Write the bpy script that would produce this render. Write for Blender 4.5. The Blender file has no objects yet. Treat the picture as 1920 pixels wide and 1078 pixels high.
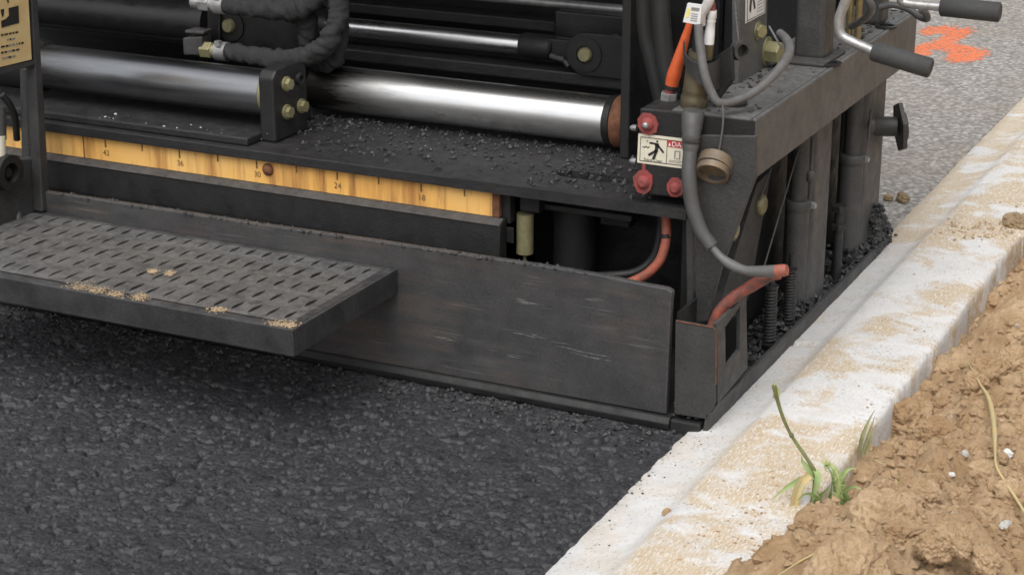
import bpy, math, random
import numpy as np
from mathutils import Vector, Matrix
random.seed(7)
SC = bpy.context.scene
COL = SC.collection
R_ = math.radians

# ------------------------------------------------------------------ camera
F_PX, CX, CY = 3508.0, 960.0, 539.0
CAM_ROT = Matrix.Rotation(0.457998252, 3, 'Z') @ Matrix.Rotation(1.23325153, 3, 'X') @ Matrix.Rotation(-0.00211552788, 3, 'Z')
def _ray(px, py):
    return CAM_ROT @ Vector(((px - CX) / F_PX, -(py - CY) / F_PX, -1.0))
CAM_POS = Vector((0, 0, 0.02)) - _ray(1250, 778) * 2.75
cd = bpy.data.cameras.new('camera'); cam = bpy.data.objects.new('camera', cd); COL.objects.link(cam)
cd.sensor_width = 36.0; cd.lens = 36.0 * F_PX / 1920.0; cd.clip_start = 0.05; cd.clip_end = 2000
cam.matrix_world = Matrix.Translation(CAM_POS) @ CAM_ROT.to_4x4()
SC.camera = cam
# ------------------------------------------------------------------ sky, sun, exposure
SUN_EL, SUN_AZ = R_(57), R_(-80)          # azimuth measured from +X towards +Y
w = bpy.data.worlds.new('World'); SC.world = w; w.use_nodes = True
nt = w.node_tree; nt.nodes.clear()
wo = nt.nodes.new('ShaderNodeOutputWorld'); bg = nt.nodes.new('ShaderNodeBackground')
sky = nt.nodes.new('ShaderNodeTexSky'); sky.sky_type = 'NISHITA'; sky.sun_disc = False
sky.sun_elevation = SUN_EL; sky.sun_rotation = R_(90) - SUN_AZ; sky.air_density = 1.0; sky.dust_density = 4.0
hs = nt.nodes.new('ShaderNodeHueSaturation'); hs.inputs['Saturation'].default_value = 0.16
nt.links.new(sky.outputs[0], hs.inputs['Color']); nt.links.new(hs.outputs[0], bg.inputs['Color'])
bg.inputs['Strength'].default_value = 0.13
nt.links.new(bg.outputs[0], wo.inputs[0])
sd = bpy.data.lights.new('sun', 'SUN'); sd.energy = 1.5; sd.angle = R_(58); sd.color = (1.0, 0.955, 0.9)
sun = bpy.data.objects.new('sun', sd); COL.objects.link(sun)
_d = Vector((math.cos(SUN_EL) * math.cos(SUN_AZ), math.cos(SUN_EL) * math.sin(SUN_AZ), math.sin(SUN_EL)))
sun.rotation_euler = _d.to_track_quat('Z', 'Y').to_euler(); sun.location = (2, -2, 6)
vs = SC.view_settings; vs.view_transform = 'Standard'; vs.look = 'None'; vs.gamma = 1; vs.exposure = 0.35
SC.cycles.filter_width = 1.6
SC.cycles.max_bounces = 8

# ------------------------------------------------------------------ helpers: pixel to a point on a real plane
def A(px, py, X=None, Y=None, Z=None):
    r = _ray(px, py)
    i, v = (0, X) if X is not None else (1, Y) if Y is not None else (2, Z)
    return CAM_POS + r * ((v - CAM_POS[i]) / r[i])
def PL(pts, **k):
    return [A(p[0], p[1], **k) for p in pts]
def mpp(p):                                   # metres per picture pixel at p
    return -((CAM_ROT.transposed() @ (Vector(p) - CAM_POS)).z) / F_PX

# ------------------------------------------------------------------ materials
def _nodes(name):
    m = bpy.data.materials.new(name); m.use_nodes = True
    t = m.node_tree; b = t.nodes['Principled BSDF']
    return m, t, b
def N(t, kind, **k):
    n = t.nodes.new(kind)
    for a, v in k.items():
        if a in n.inputs: n.inputs[a].default_value = v
        else: setattr(n, a, v)
    return n
def coords(t, scale=(1, 1, 1)):
    tc = N(t, 'ShaderNodeNewGeometry'); mp = N(t, 'ShaderNodeMapping'); mp.inputs['Scale'].default_value = scale
    t.links.new(tc.outputs['Position'], mp.inputs['Vector']); return mp.outputs[0]
def noise(t, vec, scale, detail=6, rough=0.6, dist=0.0):
    n = N(t, 'ShaderNodeTexNoise'); n.inputs['Scale'].default_value = scale; n.inputs['Detail'].default_value = detail
    n.inputs['Roughness'].default_value = rough; n.inputs['Distortion'].default_value = dist
    t.links.new(vec, n.inputs['Vector']); return n.outputs[0]
def ramp(t, fac, stops):
    r = N(t, 'ShaderNodeValToRGB'); e = r.color_ramp.elements
    while len(e) < len(stops): e.new(0.5)
    for k, (p, c) in enumerate(stops):
        e[k].position = p; e[k].color = (c, c, c, 1) if isinstance(c, (int, float)) else (*c, 1)
    t.links.new(fac, r.inputs[0]); return r.outputs[0]
def mix(t, fac, a, b):
    m = N(t, 'ShaderNodeMix', data_type='RGBA')
    for s, v in ((0, fac), (6, a), (7, b)):
        if hasattr(v, 'default_value') or hasattr(v, 'is_output'): t.links.new(v, m.inputs[s])
        else: m.inputs[s].default_value = v if s == 0 else (*v, 1)
    return m.outputs[2]
def math_(t, op, a, b=None):
    m = N(t, 'ShaderNodeMath', operation=op)
    for s, v in ((0, a), (1, b)):
        if v is None: continue
        if hasattr(v, 'is_output'): t.links.new(v, m.inputs[s])
        else: m.inputs[s].default_value = v
    return m.outputs[0]
def bump(t, b, h, strength=0.3, dist=0.002):
    n = N(t, 'ShaderNodeBump'); n.inputs['Strength'].default_value = strength; n.inputs['Distance'].default_value = dist
    t.links.new(h, n.inputs['Height']); t.links.new(n.outputs[0], b.inputs['Normal'])
def steel(name, base, dust, amount=0.5, rough=0.5, bstr=0.35, streak=None, metallic=0.0):
    """asphalt-dusted painted steel: two tones of grime, fine grit, optional long wear streaks"""
    m, t, b = _nodes(name); v = coords(t)
    g = ramp(t, noise(t, v, 14, 8, 0.65), [(0.35, 0.0), (0.72, 1.0)])
    c = mix(t, math_(t, 'MULTIPLY', g, amount), base, dust)
    f = ramp(t, noise(t, v, 260, 4, 0.7), [(0.3, 0.55), (0.75, 1.25)])
    mm = N(t, 'ShaderNodeMix', data_type='RGBA', blend_type='MULTIPLY'); mm.inputs[0].default_value = 0.8
    t.links.new(c, mm.inputs[6]); t.links.new(f, mm.inputs[7]); c = mm.outputs[2]
    up = N(t, 'ShaderNodeNewGeometry'); sx = N(t, 'ShaderNodeSeparateXYZ'); t.links.new(up.outputs['True Normal'], sx.inputs[0])
    top = ramp(t, sx.outputs[2], [(0.45, 0.0), (0.9, 1.0)])
    tf = math_(t, 'MULTIPLY', top, ramp(t, noise(t, v, 60, 6, 0.7), [(0.35, 0.0), (0.7, 0.55 * min(1, amount * 1.5))]))
    c = mix(t, tf, c, tuple(min(1, x * 1.6) for x in dust))
    if streak:
        for (sc, seed, col, lo, hi, amt) in streak:
            sv = coords(t, sc); s = noise(t, sv, 1.0, 5, 0.6, 0.15)
            k = math_(t, 'MULTIPLY', ramp(t, s, [(lo, 0.0), (hi, 1.0)]), ramp(t, noise(t, v, 5 + seed, 2), [(0.45, 0.0), (0.68, amt)]))
            c = mix(t, k, c, col)
    t.links.new(c, b.inputs['Base Color']); b.inputs['Metallic'].default_value = metallic
    rr = ramp(t, noise(t, v, 35, 5), [(0.3, max(0.1, rough - 0.14)), (0.75, min(1, rough + 0.16))])
    t.links.new(rr, b.inputs['Roughness'])
    bump(t, b, noise(t, v, 190, 6, 0.7), bstr, 0.0025)
    return m
def plain(name, col, rough=0.5, metallic=0.0, var=0.25, scale=60, bstr=0.1, col2=None):
    m, t, b = _nodes(name); v = coords(t)
    c2 = col2 or tuple(x * (1 - var) for x in col)
    c = mix(t, ramp(t, noise(t, v, scale, 6, 0.65), [(0.35, 0.0), (0.7, 1.0)]), col, c2)
    t.links.new(c, b.inputs['Base Color']); b.inputs['Roughness'].default_value = rough; b.inputs['Metallic'].default_value = metallic
    if bstr: bump(t, b, noise(t, v, scale * 3, 5), bstr, 0.002)
    return m
M = {}
M['plate'] = steel('worn_plate_steel', (0.043, 0.043, 0.045), (0.080, 0.078, 0.077), 0.75, 0.37, 0.16, [
    ((3, 3, 55), 0.0, (0.12, 0.084, 0.068), 0.44, 0.70, 0.85), ((4, 4, 120), 1.7, (0.036, 0.036, 0.037), 0.48, 0.66, 0.8),
    ((2.5, 2.5, 40), 4.0, (0.088, 0.087, 0.086), 0.46, 0.72, 0.8), ((7, 7, 300), 3.1, (0.22, 0.215, 0.21), 0.60, 0.69, 0.7)])
M['dark'] = steel('grimy_black_steel', (0.008, 0.008, 0.0085), (0.022, 0.0215, 0.0215), 0.5, 0.6, 0.3)
M['black'] = steel('oily_black_steel', (0.012, 0.012, 0.0125), (0.022, 0.022, 0.022), 0.5, 0.42, 0.25)
M['deck'] = steel('tar_caked_deck_steel', (0.013, 0.013, 0.014), (0.031, 0.030, 0.030), 0.7, 0.5, 0.6)
M['grey'] = steel('dusty_grey_steel', (0.031, 0.0308, 0.031), (0.066, 0.0645, 0.064), 0.75, 0.55, 0.4)
M['beam'] = steel('dusty_brown_grey_steel', (0.078, 0.0765, 0.075), (0.126, 0.123, 0.119), 0.75, 0.62, 0.22)
M['post'] = steel('dusty_post_steel', (0.050, 0.050, 0.051), (0.105, 0.103, 0.102), 0.75, 0.6, 0.25)
M['step'] = steel('worn_step_frame_steel', (0.018, 0.019, 0.022), (0.085, 0.082, 0.08), 0.55, 0.5, 0.35)
M['grate'] = steel('worn_grating_steel', (0.055, 0.055, 0.056), (0.14, 0.135, 0.13), 0.7, 0.45, 0.4)
def chrome():
    m, t, b = _nodes('smudged_chrome'); v = coords(t)
    s = noise(t, coords(t, (3.5, 60, 60)), 1.0, 5, 0.6, 0.2)
    c = mix(t, ramp(t, s, [(0.35, 0.0), (0.7, 1.0)]), (0.92, 0.92, 0.92), (0.66, 0.66, 0.67))
    t.links.new(c, b.inputs['Base Color']); b.inputs['Metallic'].default_value = 1.0
    t.links.new(ramp(t, noise(t, coords(t, (7, 40, 40)), 1.0, 6), [(0.3, 0.24), (0.75, 0.42)]), b.inputs['Roughness'])
    bump(t, b, noise(t, coords(t, (400, 25, 25)), 1.0, 3), 0.05, 0.001)
    return m
M['chrome'] = chrome()
def stained_chrome(name, x0, x1, tint=(0.95, 0.95, 0.95)):
    """chrome with a tarry film, thick at x0 and worn away by x1"""
    m, t, b = _nodes(name); v = coords(t)
    g = N(t, 'ShaderNodeNewGeometry'); sx = N(t, 'ShaderNodeSeparateXYZ'); t.links.new(g.outputs['Position'], sx.inputs[0])
    mr = N(t, 'ShaderNodeMapRange'); mr.inputs['From Min'].default_value = x0; mr.inputs['From Max'].default_value = x1
    t.links.new(sx.outputs[0], mr.inputs['Value'])
    n1 = noise(t, coords(t, (6, 40, 40)), 1.0, 6, 0.65, 0.3)
    k = math_(t, 'ADD', mr.outputs[0], math_(t, 'MULTIPLY', math_(t, 'SUBTRACT', n1, 0.5), 1.3))
    film = ramp(t, k, [(0.15, 1.0), (0.75, 0.0)])
    c = mix(t, ramp(t, n1, [(0.35, 0.0), (0.7, 1.0)]), tint, tuple(x * 0.75 for x in tint))
    c = mix(t, film, c, (0.06, 0.056, 0.052))
    t.links.new(c, b.inputs['Base Color']); b.inputs['Metallic'].default_value = 1.0
    t.links.new(ramp(t, math_(t, 'ADD', film, math_(t, 'MULTIPLY', n1, 0.3)), [(0.1, 0.27), (1.0, 0.46)]), b.inputs['Roughness'])
    return m
M['chrome_right'] = stained_chrome('tar_filmed_chrome', -0.80, -0.52)
M['chrome_left'] = stained_chrome('tar_smeared_chrome', -1.35, -1.0, (0.36, 0.37, 0.39))
M['brass'] = plain('dull_brass', (0.30, 0.25, 0.13), 0.4, 0.7, 0.35, 90, 0.1)
M['zinc'] = plain('yellow_zinc_plating', (0.29, 0.27, 0.15), 0.45, 0.35, 0.3, 120, 0.15)
M['olive'] = plain('olive_anodised_metal', (0.16, 0.135, 0.085), 0.42, 0.55, 0.25, 50, 0.05)
M['bronze'] = plain('dirty_bronze', (0.24, 0.17, 0.10), 0.5, 0.4, 0.5, 70, 0.2, (0.13, 0.12, 0.11))
M['rust'] = plain('rusty_iron', (0.17, 0.07, 0.035), 0.85, 0.0, 0.6, 80, 0.4)
M['orange_rubber'] = plain('orange_rubber', (0.62, 0.11, 0.03), 0.5, 0, 0.25, 40, 0.1)
M['red_orange'] = plain('dusty_orange_hose', (0.40, 0.105, 0.065), 0.6, 0, 0.4, 60, 0.15, (0.17, 0.075, 0.058))
M['tarred_orange'] = plain('tarred_orange_hose', (0.28, 0.065, 0.04), 0.6, 0, 0.6, 60, 0.3, (0.055, 0.04, 0.036))
M['red'] = plain('faded_red_rubber', (0.30, 0.052, 0.048), 0.8, 0, 0.35, 60, 0.3, (0.15, 0.05, 0.045))
M['cable'] = plain('grey_cable_sheath', (0.075, 0.074, 0.074), 0.55, 0, 0.3, 50, 0.15)
M['cable_light'] = plain('pale_grey_cable_sheath', (0.125, 0.123, 0.122), 0.5, 0, 0.3, 60, 0.15)
M['hose'] = plain('black_rubber_hose', (0.018, 0.018, 0.018), 0.5, 0, 0.3, 60, 0.1)
M['sleeve'] = plain('charcoal_fabric_sleeve', (0.027, 0.027, 0.028), 0.9, 0, 0.35, 70, 0.7)
M['foam'] = plain('dark_foam_grip', (0.046, 0.047, 0.048), 0.75, 0, 0.2, 120, 0.3)
M['white'] = plain('white_plastic', (0.72, 0.72, 0.72), 0.5, 0, 0.12, 40, 0.0)
M['offwhite'] = plain('grubby_white_plastic', (0.52, 0.50, 0.49), 0.55, 0, 0.3, 60, 0.05)
M['label'] = plain('cream_decal', (0.66, 0.62, 0.50), 0.5, 0, 0.12, 60, 0.0)
M['label_red'] = plain('red_decal_ink', (0.50, 0.05, 0.05), 0.5, 0, 0.15, 60, 0.0)
M['ink'] = plain('black_decal_ink', (0.02, 0.02, 0.02), 0.5, 0, 0.1, 60, 0.0)
M['faded_ink'] = plain('worn_brown_black_ink', (0.06, 0.035, 0.018), 0.6, 0, 0.2, 300, 0.0, (0.30, 0.16, 0.05))
M['grey_ink'] = plain('grey_decal_ink', (0.25, 0.24, 0.23), 0.6, 0, 0.2, 60, 0.0)
M['yellow_ink'] = plain('yellow_tag_ink', (0.75, 0.70, 0.20), 0.5, 0, 0.1, 60, 0.0)
M['sign'] = plain('faded_yellow_sign', (0.62, 0.50, 0.24), 0.5, 0, 0.12, 25, 0.0, (0.55, 0.36, 0.17))
M['scratch'] = plain('bare_scratched_steel', (0.27, 0.27, 0.265), 0.5, 0.0, 0.5, 300, 0.0)
M['silver'] = plain('bare_metal', (0.42, 0.42, 0.42), 0.4, 0.6, 0.4, 80, 0.1)
def ruler_mat():
    m, t, b = _nodes('rust_streaked_yellow_strip')
    s = noise(t, coords(t, (26, 26, 1.6)), 1.0, 6, 0.65, 0.12); s2 = noise(t, coords(t, (95, 95, 9)), 1.0, 6, 0.7, 0.25)
    c = mix(t, ramp(t, noise(t, coords(t), 6, 3), [(0.35, 0.0), (0.65, 1.0)]), (0.74, 0.40, 0.10), (0.80, 0.49, 0.165))
    c = mix(t, ramp(t, s, [(0.46, 0.0), (0.62, 0.8)]), c, (0.30, 0.125, 0.04))
    c = mix(t, ramp(t, s2, [(0.57, 0.0), (0.74, 0.7)]), c, (0.15, 0.065, 0.03))
    t.links.new(c, b.inputs['Base Color']); b.inputs['Roughness'].default_value = 0.5
    return m
M['ruler'] = ruler_mat()
def asphalt_mat():
    m, t, b = _nodes('fresh_hot_mix_asphalt'); v = coords(t)
    vo = N(t, 'ShaderNodeTexVoronoi'); vo.inputs['Scale'].default_value = 290; t.links.new(v, vo.inputs['Vector'])
    vo.inputs['Randomness'].default_value = 1.0
    v2 = N(t, 'ShaderNodeTexVoronoi'); v2.inputs['Scale'].default_value = 340; t.links.new(v, v2.inputs['Vector'])
    c = mix(t, ramp(t, vo.outputs['Color'], [(0.12, 0.0), (0.42, 0.85), (0.95, 1.0)]), (0.012, 0.0124, 0.0140), (0.0385, 0.0395, 0.0445))
    c = mix(t, ramp(t, v2.outputs['Color'], [(0.66, 0.0), (0.9, 0.75)]), c, (0.013, 0.013, 0.014))
    c = mix(t, ramp(t, noise(t, v, 330, 2, 0.5), [(0.70, 0.0), (0.76, 0.8)]), c, (0.14, 0.14, 0.145))  # sparse pale specks: sparkle of the stones painted into the colour
    c = mix(t, ramp(t, noise(t, v, 3.5, 3), [(0.35, 0.0), (0.7, 0.45)]), c, (0.038, 0.038, 0.042))
    mm = N(t, 'ShaderNodeMix', data_type='RGBA', blend_type='MULTIPLY'); mm.inputs[0].default_value = 1.0
    t.links.new(c, mm.inputs[6]); t.links.new(ramp(t, noise(t, v, 26, 5, 0.65), [(0.32, 0.5), (0.52, 1.05)]), mm.inputs[7]); c = mm.outputs[2]
    t.links.new(c, b.inputs['Base Color'])
    t.links.new(ramp(t, vo.outputs['Color'], [(0.1, 0.42), (0.9, 0.62)]), b.inputs['Roughness'])
    bump(t, b, noise(t, v, 420, 5, 0.7), 0.5, 0.002)
    return m
M['asphalt'] = asphalt_mat()
M['crumb'] = plain('asphalt_crumb', (0.022, 0.022, 0.023), 0.42, 0, 0.4, 200, 0.5, (0.05, 0.05, 0.051))
def concrete_mat():
    m, t, b = _nodes('sun_bleached_concrete'); v = coords(t)
    c = mix(t, ramp(t, noise(t, v, 16, 8, 0.7), [(0.35, 0.0), (0.7, 1.0)]), (0.67, 0.668, 0.665), (0.55, 0.545, 0.54))
    broom = noise(t, coords(t, (420, 75, 60)), 1.0, 5, 0.7, 0.35)
    g = N(t, 'ShaderNodeNewGeometry'); sx = N(t, 'ShaderNodeSeparateXYZ'); t.links.new(g.outputs['Position'], sx.inputs[0])
    kerb_top = ramp(t, sx.outputs[0], [(0.118, 0.35), (0.14, 1.0)])
    big = math_(t, 'ADD', noise(t, v, 11, 5, 0.6, 0.4), math_(t, 'MULTIPLY', noise(t, v, 3.2, 2), 0.35))
    # soil washed over the slab: heavier near the earth bank and near the joint
    near = N(t, 'ShaderNodeMapRange'); near.inputs['From Min'].default_value = -0.1; near.inputs['From Max'].default_value = -0.45
    t.links.new(sx.outputs[1], near.inputs['Value'])
    big = math_(t, 'ADD', big, math_(t, 'MULTIPLY', near.outputs[0], 0.06))
    fm = N(t, 'ShaderNodeMapRange'); fm.inputs['From Min'].default_value = 0.75; fm.inputs['From Max'].default_value = 1.2; t.links.new(sx.outputs[1], fm.inputs['Value'])
    big = math_(t, 'ADD', big, math_(t, 'MULTIPLY', fm.outputs[0], 0.09))
    jm = N(t, 'ShaderNodeMapRange'); jm.inputs['From Min'].default_value = 0.16; jm.inputs['From Max'].default_value = 0.0
    t.links.new(math_(t, 'ABSOLUTE', math_(t, 'SUBTRACT', sx.outputs[1], 1.07)), jm.inputs['Value']); big = math_(t, 'ADD', big, math_(t, 'MULTIPLY', jm.outputs[0], 0.13))
    st = math_(t, 'MULTIPLY', ramp(t, big, [(0.655, 0.0), (0.775, 0.95)]), math_(t, 'MAXIMUM', kerb_top, ramp(t, sx.outputs[1], [(0.95, 0.0), (1.15, 0.9)])))
    thin = ramp(t, broom, [(0.36, 1.0), (0.62, 0.62)])
    c = mix(t, math_(t, 'MULTIPLY', st, thin), c, (0.50, 0.375, 0.22))
    c = mix(t, math_(t, 'MULTIPLY', ramp(t, broom, [(0.52, 0.0), (0.62, 0.8)]), kerb_top), c, (0.72, 0.70, 0.67))
    vp = N(t, 'ShaderNodeTexVoronoi'); vp.inputs['Scale'].default_value = 150; t.links.new(v, vp.inputs['Vector'])
    spk = math_(t, 'MULTIPLY', ramp(t, vp.outputs['Distance'], [(0.08, 1.0), (0.20, 0.0)]), ramp(t, vp.outputs['Color'], [(0.45, 0.0), (0.5, 1.0)]))
    pits = math_(t, 'MAXIMUM', spk, ramp(t, noise(t, v, 190, 4, 0.75), [(0.575, 0.0), (0.65, 1.0)]))
    c = mix(t, math_(t, 'MULTIPLY', pits, ramp(t, noise(t, v, 22, 4), [(0.40, 0.12), (0.60, 0.95)])), c, (0.17, 0.155, 0.135))
    t.links.new(c, b.inputs['Base Color']); b.inputs['Roughness'].default_value = 0.9
    bump(t, b, math_(t, 'ADD', broom, math_(t, 'MULTIPLY', pits, -0.8)), 0.3, 0.003)
    return m
M['concrete'] = concrete_mat()
def soil_mat(name='dry_clay_soil', k=1.0):
    m, t, b = _nodes(name); v = coords(t)
    c = mix(t, ramp(t, noise(t, v, 13, 6, 0.6), [(0.35, 0.0), (0.68, 1.0)]), tuple(k * x for x in (0.48, 0.318, 0.18)), tuple(k * x for x in (0.70, 0.52, 0.335)))
    c = mix(t, ramp(t, noise(t, v, 150, 5, 0.75), [(0.44, 0.0), (0.70, 0.55)]), c, tuple(k * x for x in (0.34, 0.215, 0.115)))  # fine dark speckle paints the shade of small crevices into the colour
    t.links.new(c, b.inputs['Base Color']); b.inputs['Roughness'].default_value = 0.95
    b.inputs['Specular IOR Level'].default_value = 0.15
    bump(t, b, noise(t, v, 210, 8, 0.78), 1.0, 0.006)
    return m
M['soil'] = soil_mat(); M['clod'] = soil_mat('dry_clay_clod', 1.02)
def road_mat():
    m, t, b = _nodes('milled_gravelly_road'); v = coords(t)
    vo = N(t, 'ShaderNodeTexVoronoi'); vo.inputs['Scale'].default_value = 88; t.links.new(v, vo.inputs['Vector'])
    c = mix(t, ramp(t, vo.outputs['Color'], [(0.1, 0.0), (0.95, 1.0)]), (0.19, 0.18, 0.168), (0.50, 0.48, 0.45))
    c = mix(t, ramp(t, noise(t, v, 4, 5), [(0.4, 0.0), (0.7, 0.6)]), c, (0.30, 0.26, 0.21))
    c = mix(t, ramp(t, vo.outputs['Distance'], [(0.35, 0.0), (0.75, 0.7)]), c, (0.16, 0.15, 0.14))
    t.links.new(c, b.inputs['Base Color']); b.inputs['Roughness'].default_value = 0.92
    bump(t, b, math_(t, 'SUBTRACT', 1.0, vo.outputs['Distance']), 0.8, 0.006)
    return m
M['road'] = road_mat()
M['paint'] = plain('orange_marking_paint', (0.88, 0.21, 0.075), 0.7, 0, 0.3, 120, 0.4, (0.62, 0.20, 0.10))
M['leaf'] = plain('grass_green', (0.27, 0.37, 0.14), 0.5, 0, 0.35, 60, 0.05, (0.32, 0.40, 0.18))
M['shade_leaf'] = plain('shaded_grass_green', (0.13, 0.19, 0.055), 0.5, 0, 0.35, 60, 0.05, (0.20, 0.26, 0.09))  # darker copy of the leaf green, shade painted in for blades behind
M['olive_leaf'] = plain('olive_grass', (0.30, 0.30, 0.16), 0.5, 0, 0.3, 60, 0.05, (0.22, 0.20, 0.10))
M['stem'] = plain('grass_stem_green', (0.21, 0.26, 0.085), 0.55, 0, 0.35, 40, 0.05, (0.12, 0.10, 0.05))
M['seed'] = plain('foxtail_green', (0.42, 0.50, 0.19), 0.6, 0, 0.3, 80, 0.0)
M['straw'] = plain('dry_straw', (0.58, 0.43, 0.20), 0.6, 0, 0.3, 50, 0.1, (0.46, 0.42, 0.24))
M['stone'] = plain('pale_stone', (0.55, 0.54, 0.52), 0.7, 0, 0.3, 60, 0.3)
M['brown_stone'] = plain('tan_stone', (0.33, 0.24, 0.14), 0.8, 0, 0.4, 60, 0.4)
M['dirt'] = plain('tan_dirt_smear', (0.46, 0.34, 0.21), 0.9, 0, 0.4, 120, 0.6)
M['ground'] = plain('bare_ground', (0.30, 0.24, 0.17), 0.95, 0, 0.3, 2, 0.2)

# ------------------------------------------------------------------ mesh builder
class MB:
    def __init__(s): s.v = []; s.f = []; s.m = []; s.s = []; s.mats = []; s.cur = 0
    def mat(s, name):
        if name not in s.mats: s.mats.append(name)
        s.cur = s.mats.index(name); return s
    def _add(s, vs, fs, smooth=False):
        o = len(s.v); s.v += [tuple(p) for p in vs]
        for f in fs: s.f.append(tuple(i + o for i in f)); s.m.append(s.cur); s.s.append(smooth)
        return s
    def box(s, lo, hi):
        x0, y0, z0 = lo; x1, y1, z1 = hi
        return s._add([(x0, y0, z0), (x1, y0, z0), (x1, y1, z0), (x0, y1, z0), (x0, y0, z1), (x1, y0, z1), (x1, y1, z1), (x0, y1, z1)],
                      [(0, 3, 2, 1), (4, 5, 6, 7), (0, 1, 5, 4), (1, 2, 6, 5), (2, 3, 7, 6), (3, 0, 4, 7)])
    def prism(s, pts, d):
        """polygon pts pushed along d"""
        d = Vector(d); p = [Vector(q) for q in pts]; n = len(p)
        nor = Vector((0, 0, 0))
        for i in range(n): nor += (p[i] - p[0]).cross(p[(i + 1) % n] - p[0])
        if nor.dot(d) > 0: p.reverse()
        fs = [tuple(range(n)), tuple(range(2 * n - 1, n - 1, -1))] + [(i, n + i, n + (i + 1) % n, (i + 1) % n) for i in range(n)]
        return s._add(p + [q + d for q in p], fs)
    def sheet(s, pts): return s._add(pts, [tuple(range(len(pts)))])
    def tube(s, pts, r, n=12, caps=True, wrinkle=None):
        p = [Vector(q) for q in pts]; k = len(p); rs = r if isinstance(r, (list, tuple)) else [r] * k
        t = [(p[min(i + 1, k - 1)] - p[max(i - 1, 0)]).normalized() for i in range(k)]
        a = t[0].orthogonal().normalized(); rings = []
        for i in range(k):
            a = (a - t[i] * a.dot(t[i])).normalized(); b = t[i].cross(a)
            rings.append([p[i] + (a * math.cos(2 * math.pi * j / n) + b * math.sin(2 * math.pi * j / n)) * rs[i] * (wrinkle(i, j) if wrinkle else 1) for j in range(n)])
        vs = [q for rg in rings for q in rg]
        fs = [(i * n + j, i * n + (j + 1) % n, (i + 1) * n + (j + 1) % n, (i + 1) * n + j) for i in range(k - 1) for j in range(n)]
        s._add(vs, fs, True)
        if caps:
            s._add(rings[0], [tuple(range(n - 1, -1, -1))]); s._add(rings[-1], [tuple(range(n))])
        return s
    def cyl(s, a, b, r, n=24, r2=None): return s.tube([a, b], [r, r if r2 is None else r2], n)
    def hexa(s, a, b, r): 
        p = [Vector(a), Vector(b)]; t = (p[1] - p[0]).normalized(); u = t.orthogonal().normalized(); w_ = t.cross(u)
        pts = [p[0] + (u * math.cos(i * math.pi / 3) + w_ * math.sin(i * math.pi / 3)) * r for i in range(6)]
        return s.prism(pts, p[1] - p[0])
    def ring(s, c, axis, ro, ri, h, n=28):
        """pipe end: outer wall, rim and bore"""
        ax = Vector(axis).normalized(); u = ax.orthogonal().normalized(); w_ = ax.cross(u); c = Vector(c)
        def circ(r, z): return [c + ax * z + (u * math.cos(2 * math.pi * j / n) + w_ * math.sin(2 * math.pi * j / n)) * r for j in range(n)]
        for (ra, za, rb, zb, sm) in ((ro, 0, ro, h, True), (ro, h, ri, h, False), (ri, h, ri, 0.1 * h, True)):
            vs = circ(ra, za) + circ(rb, zb)
            s._add(vs, [(j, (j + 1) % n, n + (j + 1) % n, n + j) for j in range(n)], sm)
        s._add(circ(ri, 0.1 * h), [tuple(range(n))]); s._add(circ(ro, 0), [tuple(range(n - 1, -1, -1))])
        return s
    def chunk(s, c, r, rnd, sq=1.0):
        """small angular crumb (jittered octahedron)"""
        q = Matrix.Rotation(rnd.random() * 6.28, 3, 'Z') @ Matrix.Rotation(rnd.random() * 3, 3, 'X')
        d = [(1, 0, 0), (-1, 0, 0), (0, 1, 0), (0, -1, 0), (0, 0, 1), (0, 0, -1)]
        vs = []
        for e in d:
            v = q @ (Vector(e) * r * rnd.uniform(0.65, 1.2)); v.z *= sq; vs.append(Vector(c) + v)
        return s._add(vs, [(0, 2, 4), (2, 1, 4), (1, 3, 4), (3, 0, 4), (2, 0, 5), (1, 2, 5), (3, 1, 5), (0, 3, 5)])
OFF = {}
def build(name, mb, parent=None, mat=None, bevel=0.0, bsub=2):
    me = bpy.data.meshes.new(name)
    if mat is not None: mb.mats = [mat]; mb.m = [0] * len(mb.f)
    vs = np.array(mb.v, float)
    if parent is not None: off = OFF[parent.name]
    else:
        lo, hi = vs.min(0), vs.max(0); off = Vector(((lo[0] + hi[0]) / 2, (lo[1] + hi[1]) / 2, lo[2]))
    me.from_pydata([tuple(p) for p in (vs - np.array(off))], [], mb.f)
    for k in mb.mats: me.materials.append(M[k])
    me.polygons.foreach_set('material_index', mb.m); me.polygons.foreach_set('use_smooth', mb.s)
    me.validate(); me.update()
    o = bpy.data.objects.new(name, me); COL.objects.link(o)
    if parent is not None: o.parent = parent; OFF[o.name] = off
    else: o.location = off; OFF[o.name] = off
    if bevel:
        bv = o.modifiers.new('bevel', 'BEVEL'); bv.width = bevel; bv.segments = bsub; bv.limit_method = 'ANGLE'; bv.angle_limit = R_(40)
    return o
def root(name, loc, label, cat, group=None):
    o = bpy.data.objects.new(name, None); COL.objects.link(o); o.location = loc; o.empty_display_size = 0.05
    OFF[o.name] = Vector(loc); return tag(o, label, cat, group)
def tag(o, label, cat, group=None):
    o['label'] = label; o['category'] = cat
    if group: o['group'] = group
    return o
def kind(o, k): o['kind'] = k; return o
def cr(pts, n=8):
    """smooth curve through points"""
    p = [Vector(q) for q in pts]; p = [p[0] * 2 - p[1]] + p + [p[-1] * 2 - p[-2]]; out = []
    for i in range(1, len(p) - 2):
        for j in range(n):
            t = j / n; a, b, c, d = p[i - 1:i + 3]
            out.append(0.5 * ((2 * b) + (c - a) * t + (2 * a - 5 * b + 4 * c - d) * t * t + (3 * b - a - 3 * c + d) * t ** 3))
    return out + [p[-2]]
def lerp_list(a, n):
    xs = np.linspace(0, len(a) - 1, n); return list(np.interp(xs, range(len(a)), a))
_ftmp = {}
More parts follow.
